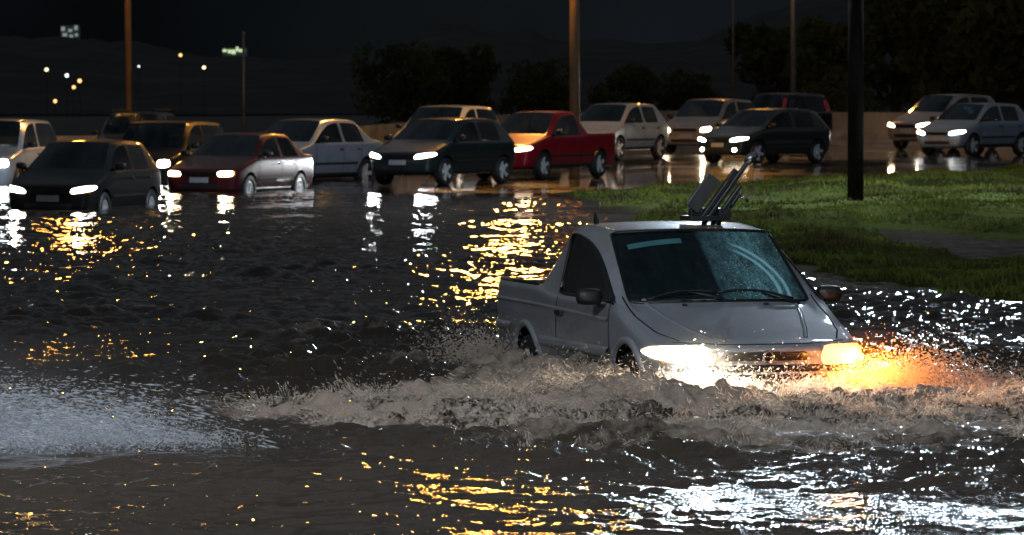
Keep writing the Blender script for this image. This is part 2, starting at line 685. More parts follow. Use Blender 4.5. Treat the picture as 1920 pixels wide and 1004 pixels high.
def mirror_mesh(s):
    bm = bmesh.new()
    bmesh.ops.create_cube(bm, size=1)
    bmesh.ops.scale(bm, vec=(.10, .21, .135), verts=bm.verts)
    for v in bm.verts:
        if v.co.x > 0: v.co.z *= .82; v.co.y *= .9
    bmesh.ops.subdivide_edges(bm, edges=bm.edges, cuts=2, use_grid_fill=True)
    for v in bm.verts:
        q = Vector((v.co.x / .05, v.co.y / .105, v.co.z / .068))
        m = max(abs(q.x), abs(q.y), abs(q.z)); l = q.length
        v.co *= (.65 * m / l + .35) if l else 1
    bmesh.ops.translate(bm, vec=(0, s * .12, .03), verts=bm.verts)
    # stalk
    bmesh.ops.create_cube(bm, size=1, matrix=Matrix.Translation((.0, s * .005, -.02)) @ Matrix.Diagonal((.07, .10, .05, 1)))
    for f in bm.faces: f.smooth = True
    me = bpy.data.meshes.new('mirror'); bm.to_mesh(me); bm.free()
    return me


TYPES = {
    'hatch': dict(kind='hatch', L=3.85, W=1.64, H=1.46, belt=.93, nose=.71, cowl=.96, wroof=.595, lamp=((.40, .575), (.76, .63), (.78, .715), (.42, .665)), xcowl=.92, xhead=.28, bpillar=(-.28, -.36), xc1=-1.18, xrr=-1.45,
                  xtb=-1.84, tail=.98, xfa=1.17, xra=-1.28, rw=.30, rarch=.345),
    'sedan': dict(kind='sedan', L=4.2, W=1.64, H=1.42, belt=.92, nose=.70, cowl=.94, wroof=.59, lamp=((.40, .57), (.70, .575), (.70, .68), (.40, .67)), xcowl=.95, xhead=.28, bpillar=(-.22, -.30), xc1=-.92, xrr=-1.08,
                  xtb=-1.52, tail=.97, xfa=1.32, xra=-1.16, rw=.30, rarch=.345, quarter=True),
    'wagon': dict(kind='wagon', L=4.1, W=1.70, H=1.60, belt=.99, nose=.78, cowl=1.04, wroof=.64, lamp=((.46, .62), (.76, .65), (.76, .78), (.50, .75)), xcowl=1.12, xhead=.42, bpillar=(-.18, -.27), xc1=-1.1, xrr=-1.72,
                  xtb=-1.96, tail=1.04, xfa=1.28, xra=-1.26, rw=.30, rarch=.35, quarter=True),
    'suv': dict(kind='wagon', L=4.3, W=1.76, H=1.72, belt=1.08, nose=.90, cowl=1.10, wroof=.69, lamp=((.54, .70), (.78, .71), (.78, .87), (.54, .86)), xcowl=1.02, xhead=.48, bpillar=(-.18, -.27), xc1=-1.2, xrr=-1.86,
                xtb=-2.05, tail=1.12, xfa=1.36, xra=-1.3, rw=.34, rarch=.40, quarter=True),
    'flood_pickup': dict(kind='pickup', L=4.1, W=1.62, H=1.44, belt=.90, nose=.645, cowl=.88, drop=.055, wroof=.635, bow=.11, xcowl=1.0, xhead=.31, bpillar=(-.36, -.36), twodoor=True, xrr=-.50,
                   xtb=-.88, rail=.95, floor=.60, xfa=1.33, xra=-1.15, rw=.29, rarch=.345, sub=3, lamp=((.40, .485), (.775, .56), (.775, .64), (.40, .645))),
    'pickup': dict(kind='pickup', L=4.4, W=1.66, H=1.50, belt=.94, nose=.74, cowl=.97, wroof=.57, xcowl=1.06, xhead=.40, bpillar=(-.42, -.42), twodoor=True, xrr=-.56,
                   xtb=-.80, rail=.98, floor=.62, xfa=1.36, xra=-1.36, rw=.30, rarch=.36),
}
_types = {}


def get_type(k):
    """all shared meshes of one type of car"""
    if k in _types: return _types[k]
    P = TYPES[k]
    me = shell(P)
    T = dict(P=P, bvh=bvh_of(me))
    T['body'] = split(me, lambda f: f.material_index in (0,), 'body')
    T['arches'] = [split(me, lambda f: f.material_index == 5 and f.calc_center_median().x * sx > 0 and f.calc_center_median().y * sy > 0, 'wheel_housing') for sx in (1, -1) for sy in (1, -1)]
    T['bed'] = split(me, lambda f: f.material_index == 6, 'cargo_bed')
    T['windscreen'] = split(me, lambda f: f.material_index == 1, 'windscreen')
    T['rear_window'] = split(me, lambda f: f.material_index == 4, 'rear_window')
    T['sides'] = []
    for mi in (2, 3):
        for s in (1, -1):
            T['sides'].append(split(me, lambda f: f.material_index == mi and f.calc_center_median().y * s > 0, 'side_window'))
    b = T['bvh']; hw = P['W'] / 2; xf = P['L'] / 2; zn = P['nose']
    # lights and front details
    hl = {}
    for s in (1, -1):
        shp = P.get('lamp')
        y0, y1 = hw * .50, hw * .93
        zt = zn - .02; zl = zn - .15
        if shp: c = [(xf, s * q[0], q[1]) for q in shp]
        else: c = [(xf, s * y0, zl + .01), (xf, s * y1, zl + .05), (xf, s * y1, zt + .02), (xf, s * y0, zt - .02)]
        hl[s] = patch(b, c, (-1, 0, 0), 8, .55, .006, .012, .03).mesh('headlight')
    T['headlight'] = hl
    T['indicator'] = {s: patch(b, [(xf, s * hw * .945, zn - .12), (xf, s * hw * .985, zn - .10), (xf, s * hw * .985, zn - .02), (xf, s * hw * .945, zn - .03)], (-1, -s * .45, 0), 3, .2, .006, .004, .02).mesh('indicator') for s in (1, -1)}
    T['fog'] = {s: patch(b, [(xf, s * hw * .58, .33), (xf, s * hw * .72, .33), (xf, s * hw * .72, .43), (xf, s * hw * .58, .43)], (-1, 0, 0), 5, 1., .006, .01, .02).mesh('fog_lamp') for s in (1, -1)}
    T['grille'] = patch(b, [(xf, -hw * .44, zn - .13), (xf, hw * .44, zn - .13), (xf, hw * .42, zn - .05), (xf, -hw * .42, zn - .05)], (-1, 0, 0), 8, .15, .006, 0, .02).mesh('grille')
    T['intake'] = patch(b, [(xf, -hw * .5, .33), (xf, hw * .5, .33), (xf, hw * .54, .42), (xf, -hw * .54, .42)], (-1, 0, 0), 8, .15, .005, 0, .02).mesh('air_intake')
    T['plate'] = patch(b, [(xf, -.2, .45), (xf, .2, .45), (xf, .2, .56), (xf, -.2, .56)], (-1, 0, 0), 3, 0, .012, 0, .02).mesh('number_plate')
    xr = -xf
    zt = P.get('tail', P.get('rail', .95))
    T['tail'] = {s: patch(b, [(xr, s * hw * .70, zt - .30), (xr, s * hw * .93, zt - .30), (xr, s * hw * .93, zt - .10), (xr, s * hw * .72, zt - .10)], (1, -s * .35, 0), 5, .2, .006, .006, .02).mesh('tail_light') for s in (1, -1)}
    if k in ('wagon', 'suv'):
        T['tail'] = {s: patch(b, [(xr, s * hw * .80, zt - .25), (xr, s * hw * .95, zt - .25), (xr, s * hw * .90, zt + .32), (xr, s * hw * .78, zt + .32)], (1, -s * .6, 0), 6, .1, .006, .006, .02).mesh('tail_light') for s in (1, -1)}
    # side seams, mouldings, handles
    T['seam'] = {}; T['mould'] = {}; T['handle'] = {}; T['sill'] = {}
    xb = P['bpillar'][0]
    for s in (1, -1):
        d = (0, -s, 0); Y = s * 1.2
        xd = P['xcowl'] - .06
        zb = P['belt'] - .01
        T['seam'][s] = [strip(b, [(xd - .02, Y, zb), (xd, Y, .6), (xd - .02, Y, .34)], d, .012, .003).mesh('door_gap')]
        xs = [xb] if P.get('twodoor') else [xb, P['xc1'] - .02]
        for x in xs:
            T['seam'][s].append(strip(b, [(x, Y, zb), (x, Y, .5), (x, Y, .34)], d, .012, .003).mesh('door_gap'))
        xe = P['xra'] + P['rarch'] + .03
        T['mould'][s] = strip(b, [(P['xfa'] - P['rarch'] - .03, Y, .52), (xe, Y, .52)], d, .05, .002, ht=.012).mesh('side_moulding')
        T['sill'][s] = strip(b, [(P['xfa'] - P['rarch'] - .02, Y, P.get('zb', .22) + .085), (xe, Y, P.get('zb', .22) + .085)], d, .07, .002, ht=.015).mesh('sill')
        hs = MB()
        T['handle'][s] = []
        for x in xs:
            q, nn = ray(b, (x + .10, Y, P['belt'] - .12), d, .012)
            h = MB(); h.box(q, (.15, .028, .035))
            T['handle'][s].append(h.mesh('door_handle', .008))
    T['wheel'] = {}
    _types[k] = T
    return T
M = {}
M['rubber'] = m_simple('tyre_rubber', (.014, .014, .015), .55, var=.2, scale=20)
M['black'] = m_simple('black_plastic', (.012, .013, .014), .42, var=.2, scale=14)
M['housing'] = m_simple('wheel_housing_black', (.006, .006, .006), .8)
M['alloy'] = m_simple('alloy_rim', (.78, .77, .74), .32, .4, var=.1, scale=12)
M['steel'] = m_simple('steel_cover', (.42, .42, .41), .35, .4, var=.15, scale=12)
M['plate'] = m_simple('number_plate_grey', (.30, .31, .32), .4, var=.12, scale=20)
M['chrome'] = m_simple('chrome', (.6, .6, .6), .12, 1.0, var=.05)
M['seat'] = m_simple('seat_fabric', (.03, .03, .032), .9, var=.2, scale=40)
M['glass'] = m_glass('tinted_glass', (.30, .36, .35))
M['glass_clear'] = m_glass('lightly_tinted_glass', (.62, .72, .66))
M['lamp_white'] = m_emit('headlight_lit', (1.0, .93, .80), 26)
M['lamp_cool'] = m_emit('headlight_lit_cool', (.90, .95, 1.0), 28)
M['lamp_warm'] = m_emit('headlight_lit_warm', (1.0, .76, .42), 16)
M['lamp_front'] = m_emit('headlight_lit_bright', (1.0, .82, .48), 10)
M['lamp_orange'] = m_emit('headlight_lit_orange', (1.0, .24, .035), 2.6)
M['lamp_dim'] = m_emit('headlight_lit_dim', (1.0, .82, .55), 5)
M['lamp_off'] = m_simple('headlight_unlit', (.5, .52, .5), .1, .3, .8)
M['fog'] = m_emit('fog_lamp_lit', (1.0, .85, .6), 30)
M['amber'] = m_emit('indicator_amber', (1.0, .30, .03), .6, (.6, .2, .03))
M['amber_on'] = m_emit('indicator_amber_lit', (1.0, .38, .05), 6, (.6, .2, .03))
M['red'] = m_simple('tail_lens_red', (.35, .01, .012), .15, var=.1)
M['red_on'] = m_emit('tail_light_lit', (1.0, .05, .04), .5, (.5, .02, .02))

WHEELS = {}


def get_wheel(P, style):
    key = (P['rw'], style)
    if key not in WHEELS:
        WHEELS[key] = wheel_meshes(P['rw'], .18, P['rw'] - (.085 if style == 'alloy' else .10), 5, style)
    return WHEELS[key]


MIRR = {s: mirror_mesh(s) for s in (1, -1)}


def mesh_obj(name, me, mat, parent, smooth=None, copy=True):
    """link shared mesh data; the material sits on the object so data may be shared"""
    if me is None: return None
    if not me.materials: me.materials.append(None)
    o = bpy.data.objects.new(name, me)
    o.material_slots[0].link = 'OBJECT'
    o.material_slots[0].material = mat
    COL.objects.link(o); o.parent = parent
    return o


def car(name, kind, paint, loc, yaw, label, cat='car', scale=1.0, sz=1.0, lamps='lamp_white', power=105, wheel='alloy', fog=None, glass='glass', trim='black', mirror=None,
        tail='red', spot=True, spot_col=(1, .96, .88), mould=True, roof_rack=False, lamp_sides=(1, -1), group=None, front=True):
    T = get_type(kind); P = T['P']
    root = empty(name, loc, yaw)
    root.scale = (scale, scale, scale * sz)
    tag(root, label, cat, group)
    mesh_obj('body', T['body'], paint, root)
    for a in T['arches']: mesh_obj('wheel_housing', a, M['housing'], root)
    if T['bed']: mesh_obj('cargo_bed', T['bed'], M['black'], root)
    mesh_obj('windscreen', T['windscreen'], M[glass], root)
    mesh_obj('rear_window', T['rear_window'], M[glass], root)
    for w in T['sides']: mesh_obj('side_window', w, M[glass], root)
    hw = P['W'] / 2
    tyre, rim = get_wheel(P, wheel)
    for xa in (P['xfa'], P['xra']):
        for s in (1, -1):
            w = mesh_obj('wheel', tyre, M['rubber'], root, True)
            w.location = (xa, s * (hw - .105), P['rw']); w.rotation_euler = (0, random.uniform(0, 6), 0)
            if s < 0: w.rotation_euler = (0, random.uniform(0, 6), math.pi)
            mesh_obj('rim', rim, M['alloy'] if wheel == 'alloy' else M['steel'], w)
    for s in (1, -1):
        if front:
            mesh_obj('headlight', T['headlight'][s], M[lamps] if s in lamp_sides else M['lamp_off'], root)
            mesh_obj('indicator', T['indicator'][s], M['amber'], root)
            if fog: mesh_obj('fog_lamp', T['fog'][s], M[fog], root)
        mesh_obj('tail_light', T['tail'][s], M[tail], root)
        for g in T['seam'][s]: mesh_obj('door_gap', g, M['housing'], root)
        if mould: mesh_obj('side_moulding', T['mould'][s], M[trim], root)
        mesh_obj('sill', T['sill'][s], M[trim], root)
        for h in T['handle'][s]: mesh_obj('door_handle', h, M[trim] if trim == 'black' else M['black'], root)
        mi = mesh_obj('mirror', MIRR[s], mirror or M['black'], root, True)
        mi.location = (P['xcowl'] - .22, s * (hw - .035), P['belt'] + .06)
    if front:
        mesh_obj('grille', T['grille'], M['black'], root)
        mesh_obj('air_intake', T['intake'], M['black'], root)
        mesh_obj('number_plate', T['plate'], M['plate'], root)
    # seats seen through the glass
    for s in (1, -1):
        q = MB()
        q.box((P['xhead'] - .52, s * .36, .62), (.12, .46, .55), Matrix.Rotation(R(-14), 3, 'Y'), .85)
        q.box((P['xhead'] - .62, s * .36, 1.0), (.09, .24, .17), Matrix.Rotation(R(-10), 3, 'Y'), .85)
        q.build('seat', M['seat'], root, False, .03)
    if roof_rack:
        q = MB()
        for s in (1, -1):
            q.tube([(P['xhead'] - .15, s * (P['wroof'] - .1), P['H'] + .0), (P['xhead'] - .25, s * (P['wroof'] - .1), P['H'] + .06), (P['xrr'] + .2, s * (P['wroof'] - .1), P['H'] + .05),
                    (P['xrr'] + .1, s * (P['wroof'] - .1), P['H'] - .03)], .018, 8)
        q.build('roof_rack', M['black'], root, True)
    if spot and front:
        for s in lamp_sides:
            ld = bpy.data.lights.new('headlight_bulb', 'SPOT')
            ld.energy = power; ld.color = spot_col; ld.spot_size = R(75); ld.spot_blend = .8; ld.shadow_soft_size = .06
            lo = bpy.data.objects.new('headlight_bulb', ld); COL.objects.link(lo); lo.parent = root
            lo.location = (P['L'] / 2 + .03, s * hw * .7, P['nose'] - .08)
            lo.rotation_euler = (R(90 - 5), 0, R(-90))
    return root
# ------------------------------------------------------------------ camera, sky
cd = bpy.data.cameras.new('camera'); cam = bpy.data.objects.new('camera', cd); COL.objects.link(cam)
cam.location = (0, 0, CAMH)
cam.rotation_euler = (R(90) - math.atan((502 - HOR) / F), 0, 0)
cd.sensor_width = 36; cd.lens = F / 1920 * 36
cd.clip_start = 1; cd.clip_end = 6000
cd.dof.use_dof = True; cd.dof.focus_distance = 32; cd.dof.aperture_fstop = 9.0
SC.camera = cam
SC.view_settings.view_transform = 'Standard'; SC.view_settings.look = 'None'
SC.view_settings.exposure = 0.85
SC.render.film_transparent = False
SC.cycles.use_denoising = True
SC.cycles.max_bounces = 8; SC.cycles.transparent_max_bounces = 24
SC.cycles.sample_clamp_indirect = 4.0
SC.cycles.caustics_reflective = False; SC.cycles.caustics_refractive = False

wd = bpy.data.worlds.new('World'); SC.world = wd; wd.use_nodes = True
nt = wd.node_tree
bg = nt.nodes['Background']
sky = nt.nodes.new('ShaderNodeTexSky'); sky.sky_type = 'NISHITA'; sky.sun_disc = False
sky.sun_elevation = R(-4); sky.sun_rotation = R(200); sky.altitude = 900; sky.dust_density = 2; sky.ozone_density = 3
# cloud glow out of view, added as ambient fill: dim at the horizon, brighter overhead
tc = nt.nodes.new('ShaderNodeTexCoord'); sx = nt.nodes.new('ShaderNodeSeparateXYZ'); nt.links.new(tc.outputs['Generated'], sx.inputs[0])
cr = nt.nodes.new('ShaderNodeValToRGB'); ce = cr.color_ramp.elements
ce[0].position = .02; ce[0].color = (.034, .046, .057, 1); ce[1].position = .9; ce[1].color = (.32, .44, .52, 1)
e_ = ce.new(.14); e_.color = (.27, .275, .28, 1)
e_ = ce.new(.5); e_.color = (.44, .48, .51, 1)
cn = nt.nodes.new('ShaderNodeTexNoise'); cn.inputs['Scale'].default_value = 3.2; cn.inputs['Detail'].default_value = 5
nt.links.new(tc.outputs['Generated'], cn.inputs['Vector'])
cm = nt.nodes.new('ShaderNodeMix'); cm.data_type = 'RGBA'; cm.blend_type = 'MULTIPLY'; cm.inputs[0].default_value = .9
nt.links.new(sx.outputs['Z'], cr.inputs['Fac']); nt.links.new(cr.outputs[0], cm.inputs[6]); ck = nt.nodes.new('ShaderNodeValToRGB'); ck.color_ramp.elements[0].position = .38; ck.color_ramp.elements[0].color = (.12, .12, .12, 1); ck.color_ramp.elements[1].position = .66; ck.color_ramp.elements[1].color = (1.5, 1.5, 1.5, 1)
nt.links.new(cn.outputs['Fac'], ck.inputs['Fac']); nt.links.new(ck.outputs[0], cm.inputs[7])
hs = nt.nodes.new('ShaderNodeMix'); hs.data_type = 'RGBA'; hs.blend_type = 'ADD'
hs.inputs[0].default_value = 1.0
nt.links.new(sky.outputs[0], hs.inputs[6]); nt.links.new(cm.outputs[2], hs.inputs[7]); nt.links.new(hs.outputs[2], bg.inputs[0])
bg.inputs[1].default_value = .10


# ------------------------------------------------------------------ the lie of the land
def z_road(x, y):
    x = np.asarray(x, float); y = np.asarray(y, float)
    z = -.33 + .345 * sstep(70, 95, y) * sstep(-7, -1.2, x)
    z = z + .11 * sstep(100, 132, y) * sstep(-1, 7, x) + .05 * sstep(130, 170, y)
    return z


GP = [(1.1, 92.0), (2.0, 78), (3.0, 57), (3.4, 51.5), (4.1, 48.5), (5.2, 45.5), (9, 41), (17, 38), (26, 40), (30, 60), (30, 122), (20, 128), (14, 120), (8.3, 106), (5.3, 100), (3.0, 94.5)]


def poly_dist(x, y, poly):
    """signed distance to a polygon, positive inside"""
    d = np.full(x.shape, 1e9); ins = np.zeros(x.shape, bool)
    n = len(poly)
    for i in range(n):
        x0, y0 = poly[i]; x1, y1 = poly[(i + 1) % n]
        ex, ey = x1 - x0, y1 - y0
        t = np.clip(((x - x0) * ex + (y - y0) * ey) / (ex * ex + ey * ey), 0, 1)
        d = np.minimum(d, np.hypot(x - x0 - t * ex, y - y0 - t * ey))
        c = ((y0 > y) != (y1 > y)) & (x < (x1 - x0) * (y - y0) / (y1 - y0 + 1e-12) + x0)
        ins ^= c
    return np.where(ins, d, -d)


T_LUMP = band_tile(256, 12.0, .5, 6.0, -1.6, seed=3)
T_FINE = band_tile(512, 3.0, .04, .6, -1.1, seed=5)


def hollow(x, y):
    return sstep(4.9, 5.7, x) * np.exp(-((y - (67 - 4.0 * np.minimum(x - 5.4, 1.6)) + .6 * samp(T_LUMP, x, y * .4, 12.)) / 5.6) ** 4)


def z_grass(x, y):
    d = poly_dist(x, y, GP) + .55 * samp(T_LUMP, x, y * .5, 12.) * sstep(92, 62, y)
    z = z_road(x, y) - .04
    up = sstep(-1.0, .7, d)
    top = .055 + (.03 + .17 * sstep(62, 84, y)) * sstep(0, 6, d) + .03 * samp(T_LUMP, x, y, 12.)
    z = z * (1 - up) + np.maximum(top, z + .05) * up
    # a flooded hollow in the verge, and a worn strip across it
    z = z - .40 * hollow(x, y) - .07 * np.exp(-((y - 58) / 6.0) ** 2) * sstep(4.2, 5.2, x)
    strip_ = np.exp(-((y - 88 - .1 * (x - 6)) / 2.2) ** 2) * sstep(3.5, 5.5, x)
    z = z - .12 * strip_
    return z


def mat_ground():
    t = NT('muddy_ground'); v = t.coord()
    b = t.bsdf((.03, .026, .02), .7)
    n = t.noise(.8, 8, .6, v)
    t.l(t.ramp(n.outputs['Fac'], [(.3, (.02, .018, .012)), (.7, (.045, .04, .028))]), b.inputs['Base Color'])
    t.l(t.bump(n.outputs['Fac'], .5, .1), b.inputs['Normal'])
    return t.done(b.outputs[0])


# the ground, one sheet to the horizon
gx = np.concatenate([np.linspace(-3000, -60, 16)[:-1], np.linspace(-60, 60, 121), np.linspace(60, 3000, 16)[1:]])
gy = np.concatenate([np.linspace(-60, 200, 131), np.geomspace(204, 5000, 24)])
X, Y = np.meshgrid(gx, gy)
Z = z_road(X, Y) - .06 + .0 * X
Z = Z - .6 * sstep(178, 200, Y)
g = obj('ground', np_mesh('ground', np.stack([X, Y, Z], -1).reshape(-1, 3), grid_faces(len(gy), len(gx))), mat_ground())
tag(g, 'dark wet ground under and around the flooded road', kind='structure')

# road
t = NT('wet_asphalt'); v = t.coord()
b = t.bsdf((.03, .028, .026), .3, coat=1.0)
n1 = t.noise(120, 3, .6, v); n2 = t.noise(.5, 6, .62, t.coord((1, .35, 1)))
t.l(t.ramp(n1.outputs['Fac'], [(.3, (.018, .017, .016)), (.7, (.05, .047, .043))]), b.inputs['Base Color'])
t.l(t.ramp(n2.outputs['Fac'], [(.35, .10), (.65, .45)]), b.inputs['Roughness'])
t.l(t.ramp(n2.outputs['Fac'], [(.5, 1.), (.72, .35)]), b.inputs['Coat Weight'])
b.inputs['Coat Roughness'].default_value = .03
b.inputs['Coat IOR'].default_value = 1.33
t.l(t.bump(n1.outputs['Fac'], .12, .004), b.inputs['Normal'])
n3 = t.noise(2.2, 2, .5, t.coord((1, .5, 1)))
t.l(t.bump(n3.outputs['Fac'], .05, .02), b.inputs['Coat Normal'])
M['road'] = t.done(b.outputs[0])
gx = np.linspace(-40, 40, 161); gy = np.linspace(4, 176, 260)
X, Y = np.meshgrid(gx, gy)
Z = z_road(X, Y)
road = obj('road', np_mesh('road', np.stack([X, Y, Z], -1).reshape(-1, 3), grid_faces(len(gy), len(gx))), M['road'])
tag(road, 'wet asphalt road rising out of the flood water', kind='structure')

# grass verge: soil sheet, then blades
t = NT('verge_turf'); v = t.coord()
b = t.bsdf((.03, .05, .012), .95, spec=.0)
n1 = t.noise(.55, 6, .65, v); n2 = t.noise(14, 5, .7, v)
mx = t.n('ShaderNodeMix', data_type='RGBA')
t.l(t.ramp(n1.outputs['Fac'], [(.40, (.045, .034, .020)), (.52, (.050, .058, .018)), (.66, (.075, .085, .024))]), mx.inputs[6])
t.l(t.ramp(n2.outputs['Fac'], [(.3, (.025, .032, .010)), (.7, (.09, .12, .03))]), mx.inputs[7])
mx.inputs[0].default_value = .5
t.l(mx.outputs[2], b.inputs['Base Color'])
t.l(t.bump(n2.outputs['Fac'], .8, .06), b.inputs['Normal'])
M['turf'] = t.done(b.outputs[0])
gx = np.linspace(-1, 30, 260); gy = np.linspace(38, 132, 420)
X, Y = np.meshgrid(gx, gy)
Z = z_grass(X, Y)
Fa = grid_faces(len(gy), len(gx))
zr = z_road(X, Y)
keep = (Z > zr + .002).reshape(-1)
Fa = Fa[keep[Fa].any(1)]
ver = obj('verge', np_mesh('verge', np.stack([X, Y, Z], -1).reshape(-1, 3), Fa), M['turf'])
tag(ver, 'low grass bank beside the flooded road', kind='structure')


def mat_blades(name, c0, c1, c2):
    t = NT(name); v = t.coord()
    b = t.bsdf(c1, .9, spec=.0)
    n = t.noise(.42, 9, .7, v)
    t.l(t.ramp(n.outputs['Fac'], [(.40, c0), (.52, c1), (.64, c2)]), b.inputs['Base Color'])
    tr = t.n('ShaderNodeBsdfTranslucent'); t.l(b.inputs['Base Color'].links[0].from_socket, tr.inputs['Color'])
    ms = t.n('ShaderNodeMixShader'); ms.inputs[0].default_value = .3
    t.l(b.outputs[0], ms.inputs[1]); t.l(tr.outputs[0], ms.inputs[2])
    return t.done(ms.outputs[0])


M['blades'] = mat_blades('grass_blades', (.075, .060, .030), (.11, .14, .028), (.20, .21, .045))


def blades(px, py, pz, h, w, lean=.5):
    n = len(px)
    a = RNG.uniform(0, 2 * np.pi, n); la = RNG.uniform(0, 2 * np.pi, n)
    h = h * RNG.uniform(.5, 1.3, n); ln = h * lean * RNG.uniform(.1, 1, n)
    dx, dy = np.cos(a) * w / 2, np.sin(a) * w / 2
    V = np.empty((n, 5, 3), np.float32)
    for k, (f, ww) in enumerate(((0, 1), (0, -1), (.55, .8), (.55, -.8), (1, 0))):
        V[:, k, 0] = px + dx * ww + np.cos(la) * ln * f * f
        V[:, k, 1] = py + dy * ww + np.sin(la) * ln * f * f
        V[:, k, 2] = pz + h * f * (1 - .25 * f)
    b = np.arange(n)[:, None] * 5
    Fa = np.concatenate([b + [0, 1, 3], b + [0, 3, 2], b + [2, 3, 4]])
    return V.reshape(-1, 3), Fa


n = 300000
y = 40 + (128 - 40) * RNG.uniform(0, 1, n) ** 1.25
x = RNG.uniform(1.2, 1.0 + y * .125, n)
d = poly_dist(x, y, GP); z = z_grass(x, y); zr = z_road(x, y)
dens = np.clip(samp(T_LUMP, x + 3, y, 12.) * .38 + .66, .06, 1) * (1 - .75 * np.exp(-((x - 5.0) / 1.1) ** 2 - ((y - 66) / 6.0) ** 2))
strip_ = np.exp(-((y - 88 - .1 * (x - 6)) / 2.2) ** 2) * sstep(3.5, 5.5, x)
k = (d > -.6) & (z > .0) & (z > zr + .01) & (RNG.uniform(0, 1, n) < dens * (1 - .9 * strip_))
x, y, z = x[k], y[k], z[k]
hh = (.032 + .045 * np.clip(samp(T_LUMP, x, y, 12.), 0, 2) + .03 * sstep(75, 55, y)) * (1 - .6 * np.exp(-((y - 58) / 8.0) ** 2) * sstep(4.2, 5.2, x))
V, Fa = blades(x, y, z, hh, .016 + .012 * (y / 80))
gr = obj('grass', np_mesh('grass', V, Fa, False), M['blades'])
tag(gr, 'wet green grass growing over the roadside bank', 'grass', kind='stuff')

# ------------------------------------------------------------------ the flood water
NW = 1024
WT1 = band_tile(NW, 9.0, .12, .9, -1.6, direction=R(78), spread=1.3, seed=21)
WT2 = band_tile(NW, 23.0, .5, 3.2, -1.6, direction=R(95), spread=1.5, seed=22)
WTP = band_tile(256, 31.0, 1.5, 9.0, -1.6, seed=27)
WT3 = band_tile(NW, 4.0, .05, .30, -1.2, direction=R(50), spread=.4, seed=23)
TR_YAW = R(-74)
TR_LOC = np.array([1.19, 34.0])          # middle of the pickup in plan
fw = np.array([math.cos(TR_YAW), math.sin(TR_YAW)]); lf = np.array([-fw[1], fw[0]])


def tr_local(x, y):
    dx = x - TR_LOC[0]; dy = y - TR_LOC[1]
    return dx * fw[0] + dy * fw[1], dx * lf[0] + dy * lf[1]


def wake(x, y):
    """bow wave heaped before the pickup and thrown out to both sides: (height, foam 0..1)"""
    lx, ly = tr_local(x, y)
    al = np.abs(ly)
    sy = 31.9 - y
    cx = 1.62
    a = np.abs(x - cx)
    crest = 2.3 - .12 * a - .06 * a * a
    s = sy - crest
    damp = np.exp(-(a / 2.35) ** 4)
    h = .085 * damp * np.exp(-np.where(s > 0, s / 1.5, s / 2.4) ** 2)
    # side arm towards the left of the road, a low broken ridge
    arm = np.exp(-((y - (29.7 + .10 * (x + 1.0))) / .75) ** 2) * sstep(-2.3, -1.2, x) * sstep(1.4, .2, x)
    h = h + .085 * arm
    side = np.exp(-((al - 1.15) / .40) ** 2) * sstep(-2.6, -1, lx) * sstep(2.4, 1.2, lx)
    h = h + .03 * side
    foam = np.clip(1.2 * damp * np.exp(-np.where(s > 0, s / 2.5, s / 2.6) ** 2) + .8 * arm + .55 * side, 0, 1)
    back = np.exp(-((y - 30.9 - .05 * x) / 1.1) ** 2) * sstep(1.2, -.2, x) * sstep(-4.2, -2.0, x)
    foam = np.clip(foam + .42 * back, 0, 1)
    return h, foam


rows = [13.0]
while rows[-1] < 175:
    dd = rows[-1]
    rows.append(dd + (max(.026, .00100 * dd) if dd < 97 else .35))
rows = np.array(rows)
uu = np.tan(np.linspace(math.atan(-.30), math.atan(.30), 120))
uc = np.linspace(-.118, .118, 700)
uu = np.concatenate([uu[uu < -.119], uc, uu[uu > .119]])
D_, U_ = np.meshgrid(rows, uu, indexing='ij')
X = D_ * U_; Y = D_.copy()
lx, ly = tr_local(X, Y)
depth = -z_road(X, Y)
shore = sstep(.0, .12, depth)
gd = poly_dist(X, Y, GP)
shore = shore * (1 - .97 * sstep(-1.0, .8, gd) * (1 - hollow(X, Y)))
near_tr = np.exp(-(np.hypot((X + .2) / 1.1, (Y - 35) / 2.2) / 5.0) ** 2)
calm_front = sstep(30, 24, Y)
gust = np.clip(.95 + .42 * samp(WTP, X * 1.3 + 4, Y * .55, 31.), .35, 2.2)
far = sstep(45, 90, Y)
amp = gust * (.66 + 1.05 * near_tr) * (1 - .52 * sstep(52, 80, Y)) * (1 - .56 * sstep(29.5, 25, Y) * sstep(2.0, .3, X))
Zw = (.0185 * amp * samp(WT1, X, Y, 9.) + .018 * amp * samp(WT2, X, Y, 23.) + .0034 * amp * (.35 + .65 * np.clip(near_tr * 1.5 + .6 * calm_front, 0, 1)) * samp(WT3, X, Y, 4.))
wh, foam = wake(X, Y)
cr_ = samp(WT1, X, Y, 9.) + .8 * samp(WT2, X, Y, 23.) + .9 * samp(WTP, X * 2 + 9, Y, 31.)
foam = np.clip(foam + .42 * sstep(2.3, 3.6, cr_) * shore * sstep(26, 33, Y) * sstep(78, 50, Y), 0, 1)
Zw = Zw * shore - .06 * sstep(.2, 1.4, gd) + wh * (.55 + .2 * samp(WT1, X * 1.7, Y * 1.7, 9.))
wm = np_mesh('water', np.stack([X, Y, Zw], -1).reshape(-1, 3), grid_faces(len(rows), len(uu)))
at = wm.attributes.new('chop', 'FLOAT', 'POINT')
at.data.foreach_set('value', np.clip(.12 + .5 * near_tr + .55 * sstep(38, 26, Y) * sstep(-.5, 2.2, X) + .25 * sstep(38, 26, Y), 0, 1).astype(np.float32).ravel())
at = wm.attributes.new('foam', 'FLOAT', 'POINT')
at.data.foreach_set('value', foam.astype(np.float32).ravel())

